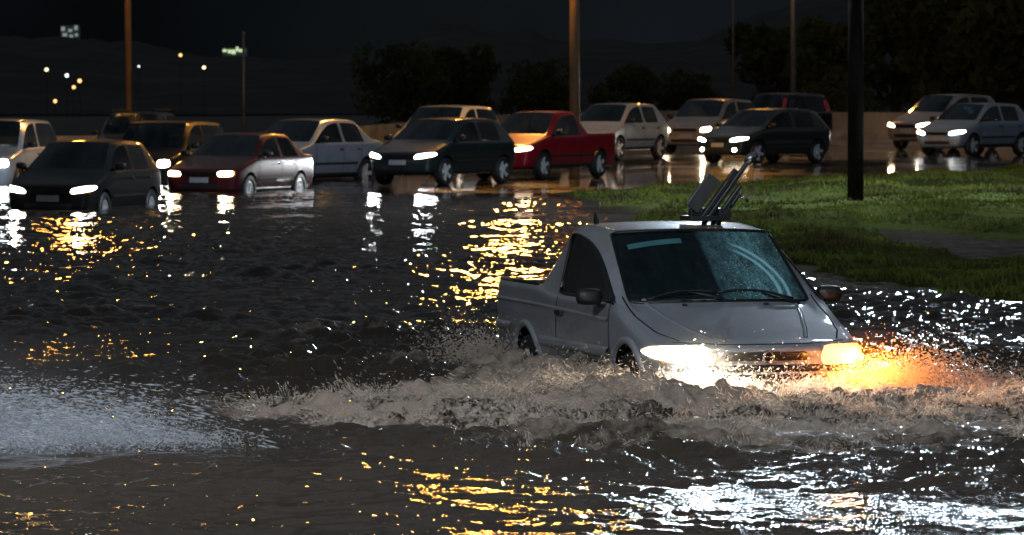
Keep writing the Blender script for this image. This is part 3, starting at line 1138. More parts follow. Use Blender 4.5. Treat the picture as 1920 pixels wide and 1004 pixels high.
t = NT('muddy_flood_water'); v = t.coord()
b = t.bsdf((.034, .026, .019), .03, ior=1.33)
n1 = t.noise(5.5, 4, .55, t.coord((1, 1.6, 1))); n2 = t.noise(22, 3, .55, v)
ac = t.n('ShaderNodeAttribute', attribute_name='chop')
h1 = t.n('ShaderNodeMath', operation='MULTIPLY'); t.l(n1.outputs['Fac'], h1.inputs[0]); t.l(ac.outputs['Fac'], h1.inputs[1])
h2 = t.n('ShaderNodeMath', operation='MULTIPLY'); t.l(n2.outputs['Fac'], h2.inputs[0]); t.l(ac.outputs['Fac'], h2.inputs[1])
nr = t.bump(h1.outputs[0], .32, .05)
nr = t.bump(h2.outputs[0], .6, .014, nr)
t.l(nr, b.inputs['Normal'])
fb = t.bsdf((.34, .27, .21), .45)
n3 = t.noise(7, 9, .72, v); n4 = t.noise(1.6, 5, .6, v)
an = t.n('ShaderNodeAttribute', attribute_name='foam')
m1 = t.n('ShaderNodeMath', operation='MULTIPLY_ADD'); t.l(n3.outputs['Fac'], m1.inputs[0]); m1.inputs[1].default_value = 1.2; m1.inputs[2].default_value = -.78
m2 = t.n('ShaderNodeMath', operation='ADD'); t.l(m1.outputs[0], m2.inputs[0]); t.l(an.outputs['Fac'], m2.inputs[1])
m5 = t.n('ShaderNodeMath', operation='MULTIPLY_ADD'); t.l(n4.outputs['Fac'], m5.inputs[0]); m5.inputs[1].default_value = .9; m5.inputs[2].default_value = -.5
m6 = t.n('ShaderNodeMath', operation='ADD'); t.l(m2.outputs[0], m6.inputs[0]); t.l(m5.outputs[0], m6.inputs[1])
fm = t.ramp(m6.outputs[0], [(.16, 0.), (.62, .85)])
t.l(t.bump(n3.outputs['Fac'], .8, .05), fb.inputs['Normal'])
# thin scum drifting on the open water
ms = t.n('ShaderNodeMixShader'); t.l(fm, ms.inputs[0]); t.l(b.outputs[0], ms.inputs[1]); t.l(fb.outputs[0], ms.inputs[2])
M['water'] = t.done(ms.outputs[0])
wo = obj('water', wm, M['water'])
tag(wo, 'brown flood water standing over the road, rippled and reflecting lamps', kind='structure')
# ------------------------------------------------------------------ concrete barrier behind the queue
pts = [(-420, 128), (0, 136), (450, 143), (650, 156), (950, 176), (1260, 184), (1600, 172), (1920, 168), (2500, 166)]
mb = MB(); prof = [(-.30, 0), (-.28, .12), (-.12, .34), (-.085, 1.0), (.085, 1.0), (.12, .34), (.28, .12), (.30, 0)]
P2 = [Vector(((u - 960) / F * d, d, float(z_road((u - 960) / F * d, d)))) for u, d in pts]
dense = []
for a, b_ in zip(P2, P2[1:]):
    k = max(2, int((b_ - a).length / 3))
    dense += [a.lerp(b_, q / k) for q in range(k)]
vs = []; fs = []
for i, p in enumerate(dense):
    tt = (dense[min(i + 1, len(dense) - 1)] - dense[max(0, i - 1)]); tt.z = 0; tt.normalize()
    nn = Vector((-tt.y, tt.x, 0))
    for o_, h_ in prof: vs.append(p + nn * o_ + Vector((0, 0, h_ - .05)))
m = len(prof)
for i in range(len(dense) - 1):
    for k in range(m - 1): fs.append((i * m + k, i * m + k + 1, (i + 1) * m + k + 1, (i + 1) * m + k))
mb.add(vs, fs)
M['concrete'] = m_simple('stained_concrete', (.34, .32, .28), .8, var=.35, scale=1.3, bump=.3, bscale=25)
wl = mb.build('barrier_wall', M['concrete'])
tag(wl, 'long low concrete barrier running behind the queue of cars', 'barrier')

# ------------------------------------------------------------------ lamp posts
M['pole_conc'] = m_simple('sodium_tinted_pole', (.15, .085, .04), .8, var=.3, scale=3, bump=.2)  # brown tint carries the orange of the sodium light
M['pole_metal'] = m_simple('grey_metal_pole', (.16, .16, .16), .5, .4, var=.2, scale=5)
M['pole_dark'] = m_simple('dark_wet_pole', (.014, .013, .010), .9, var=.3, scale=4, bump=.2, spec=.1)
M['sodium'] = m_emit('sodium_lamp_glass', (1.0, .52, .10), 60)
M['mercury'] = m_emit('cool_lamp_glass', (.75, .88, 1.0), 60)
SODIUM = (1.0, .44, .08); COOL = (.70, .85, 1.0)


def lamp_post(u, d, z0, height, r0, r1, mat, label, arms=(), glass='sodium', power=0, col=SODIUM, rad=.22, group=None):
    """a tapered pole; each arm (dx, dy) carries a lantern with its bulb"""
    x = (u - 960) / F * d
    root = empty('street_lamp', (x, d, z0))
    tag(root, label, 'street lamp' if arms else 'pole', group)
    if not arms: root.name = 'utility_pole'
    q = MB(); q.tube([(0, 0, -.3), (0, 0, height * .5), (0, 0, height)], [r0, (r0 + r1) / 2, r1], 16)
    q.build('pole', mat, root, True)
    if not arms:
        q = MB(); q.lathe([(.001, .06), (r1 * 1.3, .03), (r1 * 1.3, -.05)], 12, Matrix.Translation((0, 0, height)) @ Matrix.Rotation(R(90), 4, 'X')); q.build('pole_cap', mat, root)
    for dx, dy in arms:
        q = MB()
        q.tube([(0, 0, height - .25), (dx * .4, dy * .4, height + .25), (dx, dy, height + .38)], [.05, .045, .035], 8)
        arm = q.build('lamp_arm', M['pole_metal'], root, True)
        q = MB(); L_ = math.hypot(dx, dy)
        ang = math.atan2(dy, dx)
        Mx = Matrix.Rotation(ang, 3, 'Z')
        q.box(Vector((dx, dy, height + .40)) + Mx @ Vector((.25, 0, 0)), (.72, .30, .14), Mx, .75)
        q.build('lamp_head', M['pole_metal'], root, False, .03)
        q = MB(); q.box(Vector((dx, dy, height + .315)) + Mx @ Vector((.28, 0, 0)), (.5, .22, .05), Mx @ Matrix.Rotation(math.pi, 3, 'X'), .7)
        q.build('lamp_glass', M[glass], root, False, .01)
        if power:
            ld = bpy.data.lights.new('lamp_bulb', 'POINT'); ld.energy = power; ld.color = col; ld.shadow_soft_size = rad
            lo = bpy.data.objects.new('lamp_bulb', ld); COL.objects.link(lo); lo.parent = root
            lo.location = Vector((dx, dy, height + .28 - rad)) + Mx @ Vector((.28, 0, 0))
    return root


g_l = 'street lamp poles along the road'
lamp_post(1077, 114, .0, 9.2, .135, .10, M['pole_conc'], 'thick orange lit lamp pole rising behind the red pickup', [(-1.45, -1.2)], 'sodium', 2300, SODIUM, .36, g_l)
lamp_post(241, 130, -.2, 9.5, .10, .08, M['pole_conc'], 'dim orange lamp pole rising behind the dark vehicles with amber glints', [(-1.3, -1.4)], 'sodium', 400, SODIUM, .28, g_l)
lamp_post(1487, 158, .15, 10, .10, .08, M['pole_metal'], 'faint grey lamp pole behind the orange roofed car', [(-1.6, -1.2)], 'sodium', 600, SODIUM, .2, g_l)
lamp_post(1374, 186, -.1, 11, .055, .045, M['pole_metal'], 'thinnest faint pole behind the barrier, above the pinkish silver car')
lamp_post(457, 160, -.1, 4.0, .05, .04, M['pole_metal'], 'short thin pole behind the barrier, above the blue silver sedan')
lamp_post(1604, 78, .2, 8.2, .135, .12, M['pole_dark'], 'thick black lamp pole standing in the grass bank', [(-2.0, .3), (2.0, .3)], 'mercury', 2100, COOL, .34, g_l)
lamp_post(2150, 48, .2, 8.5, .10, .08, M['pole_dark'], 'dark pole with a cool lamp, nearest on the bank past the right edge', [(-1.5, -1.0)], 'mercury', 60, COOL, .28, g_l)
lamp_post(-873, 24, -.3, 5.2, .10, .08, M['pole_metal'], 'added grey pole and fill lamp past the left edge, lighting the spray', [(.8, .4)], 'mercury', 560, (.94, .96, 1), .3, g_l)  # added unseen lamp, fills in light on the spray and the pickup's side
# lamp over the near side of the road, behind the viewer's shoulder: it lights the pickup's bonnet and the spray
lamp_post(3600, 14, -.2, 8.0, .10, .08, M['pole_metal'], 'grey pole with a cool lamp on the near side of the flooded road', [(-1.2, .6)], 'mercury', 2100, COOL, .3, g_l)

# ------------------------------------------------------------------ the queue of cars
PT = dict(
    black=m_paint('black_paint', (.005, .006, .0065), .0, .5, 1.0, .22),
    maroon=m_paint('maroon_paint', (.050, .008, .010), .0, .4, 1.0, .4),
    blue=m_paint('blue_silver_paint', (.28, .37, .46), .4, .3),
    silver=m_paint('silver_paint', (.60, .63, .66), .35, .3),
    green=m_paint('dark_green_paint', (.012, .022, .022), .3, .28),
    red=m_paint('red_paint', (.24, .006, .015), .1, .35, 1.0, .6),
    pink=m_paint('warm_silver_paint', (.36, .30, .28), .5, .3),
    dark=m_paint('dark_grey_paint', (.010, .011, .012), .1, .3, 1.0, .6),
)


def put(kind, paint, wheel_u, d, a, label, **kw):
    """stand a car so that its front left wheel touches the road in column wheel_u at distance d; a = turn to the left"""
    P = TYPES[kind]; s = kw.get('scale', 1.0)
    yaw = R(-90 - a)
    lx, ly = P['xfa'] * s, (P['W'] / 2 - .1) * s
    wx = (wheel_u - 960) / F * d
    x = wx - (math.cos(yaw) * lx - math.sin(yaw) * ly)
    y = d - (math.sin(yaw) * lx + math.cos(yaw) * ly)
    z = float(np.mean(z_road([x, wx], [y, d]))) + kw.pop('dz', 0)
    return car('car', kind, paint, (x, y, z), yaw, label, group='cars queuing at the edge of the flood', **kw)


put('suv', PT['silver'], 30, 100, 10, 'silver van cut off by the left edge, headlight lit', lamps='lamp_cool', spot_col=(.9, .95, 1))
put('hatch', PT['black'], 190, 80, 14.5, 'black hatchback standing bumper deep in water, foremost of the queue', lamps='lamp_white', wheel='steel', sz=1.03)
put('suv', PT['dark'], 290, 126, 8, 'dark vehicle with amber glints on its roof edge, beneath the left lamp pole', lamps='lamp_off', spot=False, roof_rack=True)
put('suv', PT['black'], 335, 101, 15, 'tall black off-roader between the black hatchback and the maroon sedan', lamps='lamp_white', lamp_sides=(1,), sz=.97)
put('sedan', PT['maroon'], 463, 93, 21, 'maroon sedan with yellowish light through its windows, wheels in the water', lamps='lamp_warm', wheel='steel', spot_col=(1, .8, .5), glass='glass_clear')
put('sedan', PT['blue'], 566, 103, 29, 'blue silver sedan, its rear lit white by the next car', lamps='lamp_off', spot=False, sz=1.04, scale=1.07)
put('wagon', PT['silver'], 856, 117, 20, 'silver people carrier mostly hidden behind the dark green hatchback', lamps='lamp_off', spot=False, mould=False)
put('hatch', PT['green'], 832, 98, 29, 'dark green hatchback on the wet road left of the red pickup', lamps='lamp_cool', spot_col=(.92, .96, 1), sz=.97)
put('pickup', PT['red'], 1016, 104, 28, 'red pickup with bright rims on the wet road', lamps='lamp_dim', spot=False, lamp_sides=(1,), tail='red_on', sz=1.02)
put('hatch', PT['silver'], 1158, 128, 28, 'pale silver hatchback behind the red pickup', lamps='lamp_off', spot=False, sz=1.05, scale=1.02)
put('wagon', PT['pink'], 1346, 137, 25, 'pinkish silver car with an orange lit bonnet, right of the pale hatchback', lamps='lamp_warm', spot_col=(1, .8, .5))
put('suv', PT['dark'], 1470, 150, 30, 'dark van with a red tail lamp, half hidden behind the green hatchback with fog lamps', lamps='lamp_off', spot=False, tail='red_on')
put('hatch', PT['green'], 1418, 120, 42, 'dark green hatchback with round fog lamps lit, at the edge of the grass', lamps='lamp_white', fog='fog', sz=.98)
put('hatch', PT['pink'], 1761, 143, 44, 'silver car glowing orange at the front, farther of the two on the right', lamps='lamp_warm', spot_col=(1, .8, .5), sz=1.12, scale=1.05)
put('hatch', PT['blue'], 1822, 131, 39, 'silver blue hatchback leaving the right edge of the photo, headlights lit', lamps='lamp_cool', spot_col=(1, .95, .85), sz=1.03)
# ------------------------------------------------------------------ the pickup ploughing through the flood
PT['pickup'] = m_paint('blue_grey_paint', (.35, .37, .41), .4, .36, 3.0)
def m_windscreen():
    """wiped glass wet with rain: teal glare painted towards one side, two painted lamp streaks along the wiper arcs"""
    t = NT('windscreen_glass'); v = t.coord()
    tr_ = t.n('ShaderNodeBsdfTransparent'); tr_.inputs['Color'].default_value = (.36, .48, .5, 1)
    gl = t.n('ShaderNodeBsdfGlossy'); gl.inputs['Roughness'].default_value = .05; gl.inputs['Color'].default_value = (.75, .92, 1, 1)
    fr = t.n('ShaderNodeFresnel'); fr.inputs['IOR'].default_value = 1.6
    vo = t.n('ShaderNodeTexVoronoi'); vo.inputs['Scale'].default_value = 60; t.l(v, vo.inputs['Vector'])
    drop = t.ramp(vo.outputs['Distance'], [(.0, 1.), (.32, 0.)])
    nrm = t.bump(drop, .8, .004); t.l(nrm, gl.inputs['Normal'])
    m0 = t.n('ShaderNodeMixShader'); t.l(fr.outputs[0], m0.inputs[0]); t.l(tr_.outputs[0], m0.inputs[1]); t.l(gl.outputs[0], m0.inputs[2])
    glare_film = t.n('ShaderNodeBsdfPrincipled'); glare_film.inputs['Base Color'].default_value = (.32, .70, .76, 1); glare_film.inputs['Roughness'].default_value = .25  # teal street light glare painted as a layer on the wet glass
    t.l(nrm, glare_film.inputs['Normal'])
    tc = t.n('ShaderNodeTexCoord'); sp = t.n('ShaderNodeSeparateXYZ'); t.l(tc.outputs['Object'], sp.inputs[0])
    # painted teal glare grows to the driver's side, broken by streaks and beads
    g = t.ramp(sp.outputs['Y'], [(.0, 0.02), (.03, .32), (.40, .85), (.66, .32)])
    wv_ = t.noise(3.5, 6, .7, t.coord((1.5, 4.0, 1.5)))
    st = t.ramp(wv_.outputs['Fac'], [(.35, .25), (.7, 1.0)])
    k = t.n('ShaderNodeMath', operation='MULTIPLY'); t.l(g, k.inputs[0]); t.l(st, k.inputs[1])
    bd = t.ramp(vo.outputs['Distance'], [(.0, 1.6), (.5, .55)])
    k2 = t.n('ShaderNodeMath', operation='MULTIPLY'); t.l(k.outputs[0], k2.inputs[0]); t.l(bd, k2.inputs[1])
    # two painted lamp streaks on the wiper arcs: rings round the blade pivot
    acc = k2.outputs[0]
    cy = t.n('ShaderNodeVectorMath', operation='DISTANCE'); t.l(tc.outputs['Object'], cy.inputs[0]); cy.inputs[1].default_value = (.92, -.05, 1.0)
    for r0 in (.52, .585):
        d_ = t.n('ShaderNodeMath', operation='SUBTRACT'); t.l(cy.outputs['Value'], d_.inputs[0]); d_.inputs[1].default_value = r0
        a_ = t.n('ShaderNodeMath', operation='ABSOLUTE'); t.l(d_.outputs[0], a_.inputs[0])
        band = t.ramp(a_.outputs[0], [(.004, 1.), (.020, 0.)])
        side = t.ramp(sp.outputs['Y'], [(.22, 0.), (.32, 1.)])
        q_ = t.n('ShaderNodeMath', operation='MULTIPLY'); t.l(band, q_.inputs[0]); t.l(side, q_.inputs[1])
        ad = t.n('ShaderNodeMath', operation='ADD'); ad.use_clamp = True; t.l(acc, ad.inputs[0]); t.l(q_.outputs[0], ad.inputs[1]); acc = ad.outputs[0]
    m1 = t.n('ShaderNodeMixShader'); t.l(acc, m1.inputs[0]); t.l(m0.outputs[0], m1.inputs[1]); t.l(glare_film.outputs[0], m1.inputs[2])
    return t.done(m1.outputs[0])


M['wind'] = m_windscreen()
TZ = -.325
TYPES['flood_pickup']['H'] = 1.45
tr = car('pickup_truck', 'flood_pickup', PT['pickup'], (TR_LOC[0], TR_LOC[1], TZ), TR_YAW, 'blue grey pickup truck ploughing bumper deep through the brown flood', 'pickup truck',
         lamps='lamp_front', power=0, spot=False, mould=False, glass='glass')
TP = TYPES['flood_pickup']; TT = get_type('flood_pickup'); tb = TT['bvh']
for ch in list(tr.children):
    if ch.name.startswith('mirror'): ch.location.z -= .05
    if ch.name.startswith('windscreen'): ch.material_slots[0].material = M['wind']
    if ch.name.startswith('headlight') and ch.data == TT['headlight'][1]: ch.material_slots[0].material = M['lamp_orange']
    if ch.name.startswith('indicator') and ch.data == TT['indicator'][1]: ch.material_slots[0].material = M['amber_on']
    if ch.name.startswith(('number_plate', 'grille', 'air_intake')): bpy.data.objects.remove(ch)
M['seal'] = m_simple('rubber_seal', (.006, .007, .007), .3, var=.2)
border(TT['windscreen'], .013).build('window_seal', M['seal'], tr, True)
border(TT['rear_window'], .012).build('window_seal', M['seal'], tr, True)
for w in TT['sides']:
    if w: border(w, .011).build('window_seal', M['seal'], tr, True)
xf = TP['L'] / 2
patch(tb, [(xf, -.30, .545), (xf, .30, .545), (xf, .29, .605), (xf, -.29, .605)], (-1, 0, 0), 10, .1, .006, 0, .03).build('grille', M['black'], tr, True)
patch(tb, [(xf, -.42, .36), (xf, .42, .36), (xf, .46, .45), (xf, -.46, .45)], (-1, 0, 0), 10, .15, .006, 0, .03).build('air_intake', M['black'], tr, True)
# round emblem on the grille
q, nn = ray(tb, (xf, 0, .578), (-1, 0, 0), .02)
e = MB(); Mz = Matrix.Translation(q) @ Matrix.Rotation(R(-90), 4, 'Z')
e.lathe([(.028, -.01), (.028, .008), (.036, .012), (.043, .008), (.043, -.01)], 28, Mz)
e.box(q + Vector((.006, 0, 0)), (.008, .07, .010))
e.build('emblem', M['chrome'], tr, True)
# bonnet shut lines, crease lines, washer jets
for s in (1, -1):
    strip(tb, [(.93, s * .70, 2), (1.25, s * .705, 2), (1.6, s * .66, 2), (1.83, s * .57, 2)], (0, 0, -1), .012, .002).build('bonnet_gap', M['housing'], tr)
    strip(tb, [(.98, s * .56, 2), (1.3, s * .50, 2), (1.6, s * .42, 2), (1.84, s * .34, 2)], (0, 0, -1), .035, .0005, ht=.006).build('bonnet_crease', PT['pickup'], tr, True)
    q, nn = ray(tb, (1.12, s * .30, 2), (0, 0, -1), .008)
    MB().box(q, (.022, .035, .016)).build('washer_jet', M['black'], tr, False, .004)
strip(tb, [(1.96, -.62, .64 + .03), (1.99, -.3, .655), (2.0, 0, .655), (1.99, .3, .655), (1.96, .62, .67)], (-1, 0, 0), .012, .002).build('bonnet_gap', M['housing'], tr)
strip(tb, [(xf, -.66, .49), (xf, 0, .49), (xf, .66, .49)], (-1, 0, 0), .05, .004, ht=.018).build('bumper_strip', M['black'], tr, True)
# side mouldings, swage line, door gap of the bed, flared arches
for s in (1, -1):
    Y = s * 1.2; d = (0, -s, 0)
    strip(tb, [(.93, Y, .55), (-.76, Y, .55)], d, .085, .003, ht=.022).build('side_moulding', PT['pickup'], tr, True)
    strip(tb, [(-1.52, Y, .62), (-1.98, Y, .62)], d, .07, .003, ht=.018).build('side_moulding', PT['pickup'], tr, True)
    strip(tb, [(.9, Y, .78), (0, Y, .80), (-1.0, Y, .815), (-1.98, Y, .82)], d, .03, .001, ht=.010).build('swage_line', PT['pickup'], tr, True)
    for xa in (TP['xfa'], TP['xra']):
        arc = [(xa + .362 * math.cos(R(k)), Y, TP['rw'] + .01 + .362 * math.sin(R(k))) for k in range(-8, 189, 7)]
        strip(tb, arc, d, .055, .002, ht=.024).build('arch_flare', M['pole_metal'] if False else PT['pickup'], tr, True)
    # mud flap behind each wheel
    for xa in (TP['xfa'] - .36, TP['xra'] - .36):
        MB().box((xa, s * .70, .30), (.02, .20, .26)).build('mud_flap', M['rubber'], tr)
    # bed rail lip
    q = MB(); q.tube([(-.92, s * .765, .962), (-1.5, s * .765, .962), (-1.98, s * .75, .962)], .016, 8); q.build('bed_rail', M['black'], tr, True)
# wipers
wv = bvh_of(TT['windscreen'])


def on_screen(y, f, off=.015):
    """a point on the glass: y across, f = 0 at the bonnet, 1 at the roof"""
    x = TP['xcowl'] + .10 + (TP['xhead'] - TP['xcowl']) * f
    q, nn = ray(wv, (x, y, 2.0), (0, 0, -1), off)
    if q is None: q, nn = ray(tb, (x, y, 2.0), (0, 0, -1), off)
    return q


for y0, y1, yb in ((.54, -.02, .30), (-.02, -.54, -.24)):
    q = MB(); q.tube([on_screen(y0 + (y1 - y0) * k / 8, .13 + .05 * math.sin(k / 8 * 3.1), .016) for k in range(9)], .008, 6)
    wip = q.build('wiper', M['black'], tr, True)
    q = MB(); q.tube([on_screen(y0 + .02, .02, .02), on_screen((y0 + yb) / 2, .07, .035), on_screen(yb, .145, .026)], .011, 6)
    q.build('wiper_arm', M['black'], wip, True)
# sun strip and sticker along the top of the windscreen
bm = MB(); vs = []
for k in range(9):
    for f in (.86, .93): vs.append(on_screen(-.52 + .40 * k / 8, f, .004))
bm.add(vs, [(2 * k, 2 * k + 1, 2 * k + 3, 2 * k + 2) for k in range(8)])
M['sticker'] = m_simple('teal_sticker', (.05, .15, .17), .4)
bm.build('sticker', M['sticker'], tr)
# cab inside: dashboard, wheel, mirror
q = MB(); q.box((.62, 0, .80), (.5, 1.30, .16), Matrix.Rotation(R(6), 3, 'Y')); q.build('dashboard', M['seat'], tr, False, .04)
q = MB(); Mw = Matrix.Translation((.36, .36, .93)) @ Matrix.Rotation(R(90), 4, 'Z') @ Matrix.Rotation(R(-30), 4, 'X')
q.lathe([(.165, .0), (.18, .014), (.195, .0), (.18, -.014)], 24, Mw, True); q.box(Mw @ Vector((0, 0, 0)), (.05, .34, .04), Matrix.Rotation(R(60), 3, 'Y')); q.build('steering_wheel', M['seat'], tr, True)
q = MB(); q.box((.30, 0, 1.27), (.03, .22, .06)); q.build('rear_view_mirror', M['black'], tr, False, .01)
# rear corner fin on the roof
q = MB(); q.add([(-.42, -.50, 1.40), (-.34, -.50, 1.40), (-.40, -.50, 1.50), (-.42, -.47, 1.40), (-.34, -.47, 1.40), (-.40, -.485, 1.50)], [(0, 1, 2), (3, 5, 4), (0, 2, 5, 3), (1, 4, 5, 2), (0, 3, 4, 1)])
q.build('roof_fin', M['black'], tr)
for s, lt in ((-1, (1, .90, .72)), (1, (1, .30, .04))):
    ld = bpy.data.lights.new('headlight_bulb', 'SPOT'); ld.energy = 380 if s < 0 else 200; ld.color = lt
    ld.spot_size = R(110); ld.spot_blend = .9; ld.shadow_soft_size = .05
    lo = bpy.data.objects.new('headlight_bulb', ld); COL.objects.link(lo); lo.parent = tr
    lo.location = (xf + .02, s * .56, .56); lo.rotation_euler = (R(90 - 8), 0, R(-90))
ld = bpy.data.lights.new('indicator_bulb', 'POINT'); ld.energy = 14; ld.color = (1, .36, .06); ld.shadow_soft_size = .04
lo = bpy.data.objects.new('indicator_bulb', ld); COL.objects.link(lo); lo.parent = tr; lo.location = (xf + .04, .74, .52)

# load in the bed: a grey tarpaulin bundle
T3 = band_tile(128, 2.0, .12, 1.0, -1.5, seed=44)
n_ = 40
a_, b_ = np.meshgrid(np.linspace(-1, 1, n_), np.linspace(-1, 1, n_))
env = np.clip(1 - a_ ** 4, 0, 1) * np.clip(1 - b_ ** 4, 0, 1)
Vt = np.stack([a_ * .38 - 1.30, b_ * .55, .63 + env * (.30 + .05 * samp(T3, a_, b_, 2.))], -1).reshape(-1, 3)
M['tarp'] = m_simple('wet_grey_tarpaulin', (.22, .23, .24), .3, var=.3, scale=5, bump=.4, bscale=18)
ta = obj('tarpaulin', np_mesh('tarpaulin', Vt, grid_faces(n_, n_)), M['tarp'], None)
ta.matrix_world = Matrix.Translation((TR_LOC[0], TR_LOC[1], TZ)) @ Matrix.Rotation(TR_YAW, 4, 'Z')
tag(ta, 'wet grey tarpaulin bundle lying in the bed of the flooded pickup', 'tarpaulin')

# folded carrier tilted up on the pickup's roof
rc = empty('roof_carrier', (0, 0, 0)); rc.matrix_world = Matrix.Translation((TR_LOC[0], TR_LOC[1], TZ)) @ Matrix.Rotation(TR_YAW, 4, 'Z') @ Matrix.Translation((-.02, .165, 1.445))
tag(rc, 'black folded carrier with rails and a flat grey plate, tilted up on the pickup roof', 'roof carrier')
M['gunmetal'] = m_simple('dark_coated_metal', (.030, .034, .036), .4, .5, var=.2, scale=12)
M['greyplate'] = m_simple('grey_plate', (.055, .062, .064), .45, .2, var=.15, scale=9)
# local axes: X = fore and aft, -Y = picture left ... lean towards +Y (picture right)
LEAN = Matrix.Rotation(R(-37), 3, 'X')


def LN(y, z, x=0): return LEAN @ Vector((x, y, z))


q = MB(); q.box(LN(-.085, .19, .0), (.028, .115, .29), LEAN); q.build('plate', M['greyplate'], rc, False, .008)
q = MB(); q.box(LN(.012, .20, .01), (.06, .03, .36), LEAN); q.build('plate_edge', M['gunmetal'], rc, False, .006)
q = MB(); q.box(LN(.055, .30, .0), (.04, .032, .60), LEAN); q.build('rail', M['gunmetal'], rc, False, .008)
q = MB(); q.box(LN(.105, .22, .02), (.04, .026, .36), LEAN); q.build('rail', M['gunmetal'], rc, False, .008)
q = MB(); q.box(LN(.15, .20, -.02), (.04, .026, .32), LEAN); q.build('rail', M['gunmetal'], rc, False, .008)
q = MB(); q.box(LN(.02, .43, .0), (.03, .05, .09), LEAN); q.build('catch', M['gunmetal'], rc, False, .006)
q = MB(); q.tube([LN(.055, .56, .0), LN(.055, .62, .0), LN(.075, .66, .0)], [.03, .034, .022], 10); q.build('end_clamp', M['chrome'], rc, True)
q = MB(); q.tube([LN(.16, .34, .0), LN(.225, .345, .0)], [.010, .016], 8); q.build('knob', M['chrome'], rc, True)
q = MB(); q.box((0, .06, .02), (.26, .30, .035)); q.box((0, .19, .055), (.16, .09, .07)); q.tube([(0, .22, .02), (0, .24, .12)], .028, 8); q.box((-.05, .02, .06), (.06, .12, .06))
q.build('foot', M['gunmetal'], rc, False, .006)
# ------------------------------------------------------------------ dark hills, trees, far lights
xs = np.linspace(-260, 260, 900); 
T1 = band_tile(256, 300., 8., 120., -1.6, seed=61)
VV = []
HP = np.array([(-2200, 60), (0, 58), (90, 62), (200, 82), (300, 88), (420, 104), (560, 104), (700, 103), (770, 92), (800, 60), (860, 52), (980, 56), (1040, 74), (1200, 76), (1330, 66), (1400, 34), (1500, 14), (1700, -30), (2200, -60), (4200, -60)], float)
prof = [(470, 0.0), (520, .35), (600, .7), (700, 1.0), (900, .8)]
hx = CAMH + (HOR - np.interp(xs / 700 * F + 960, HP[:, 0], HP[:, 1])) / F * 700
Vh = []
for d, f in prof:
    Vh.append(np.stack([xs, np.full_like(xs, d) + 8 * samp(T1, xs, xs * 0 + d, 300.), hx * f - .8 * (1 - f) + .5 * samp(T1, xs * 3, xs * 0 + d, 300.) * f], -1))
M['hill'] = m_simple('wooded_hillside', (.007, .008, .006), .9, var=.5, scale=.08, bump=1., bscale=.3)
hl = obj('hills', np_mesh('hills', np.stack(Vh).reshape(-1, 3), grid_faces(len(prof), len(xs))), M['hill'])
tag(hl, 'dark wooded hillside behind the road at night', kind='structure')

M['leaf'] = mat_blades('tree_leaves', (.06, .065, .026), (.10, .11, .036), (.12, .12, .045))
M['bark'] = m_simple('bark', (.05, .04, .03), .9, var=.3, scale=8, bump=.5)


def tree_meshes(h, cw, seed, n=2600, low=.12):
    g_ = np.random.default_rng(seed)
    q = MB()
    top = Vector((g_.uniform(-.2, .2), g_.uniform(-.2, .2), h * .62))
    q.tube([(0, 0, -.4), (top.x * .4, top.y * .4, h * .3), top], [h * .035, h * .027, h * .012], 8)
    cl = []
    for k in range(9):
        a = g_.uniform(0, 6.28); z0 = h * g_.uniform(.22, .55); rr = cw * g_.uniform(.3, .85)
        e = Vector((math.cos(a) * rr, math.sin(a) * rr, z0 + h * g_.uniform(.08, .36)))
        q.tube([(top.x * .5, top.y * .5, z0), Vector((0, 0, z0)).lerp(e, .6) + Vector((0, 0, .1)), e], [h * .013, h * .009, h * .004], 6)
        cl.append((e, cw * g_.uniform(.28, .5)))
    for k in range(8):
        cl.append((Vector((g_.uniform(-.5, .5) * cw, g_.uniform(-.5, .5) * cw, h * g_.uniform(low + .15, .9))), cw * g_.uniform(.3, .5)))
    trunk = q.mesh('trunk')
    idx = g_.integers(0, len(cl), n)
    c = np.array([list(p) for p, r in cl])[idx]; r = np.array([r for p, r in cl])[idx]
    dv = g_.normal(size=(n, 3)); dv /= np.linalg.norm(dv, axis=1)[:, None]
    P_ = c + dv * (r * g_.uniform(.35, 1, n) ** .6)[:, None] * np.array([1, 1, .8])
    P_[:, 2] = np.clip(P_[:, 2], h * low, h * 1.02)
    u_ = g_.normal(size=(n, 3)); u_ /= np.linalg.norm(u_, axis=1)[:, None]
    w_ = np.cross(u_, g_.normal(size=(n, 3))); w_ /= np.linalg.norm(w_, axis=1)[:, None]
    s_ = (h * .035 * g_.uniform(.6, 1.5, n))[:, None]
    V = np.stack([P_ - u_ * s_, P_ + w_ * s_ * .5, P_ + u_ * s_, P_ - w_ * s_ * .5], 1).reshape(-1, 3)
    return trunk, np_mesh('crown', V, np.arange(4 * n).reshape(-1, 4), False)


TV = [tree_meshes(6.0, 2.6, 71), tree_meshes(5.0, 2.8, 72), tree_meshes(7.0, 2.4, 73), tree_meshes(2.6, 1.9, 74, 2000, .02)]


def tree(u, d, v, sc, label, z0=-.6, cat='tree', grp='dark trees behind the barrier'):
    rt = empty('tree' if v != 3 else 'bush', ((u - 960) / F * d, d, z0), random.uniform(0, 6)); rt.scale = (sc, sc, sc * random.uniform(.95, 1.05))
    tag(rt, label, cat, grp)
    mesh_obj('trunk', TV[v][0], M['bark'], rt, True); mesh_obj('crown', TV[v][1], M['leaf'], rt)
    return rt


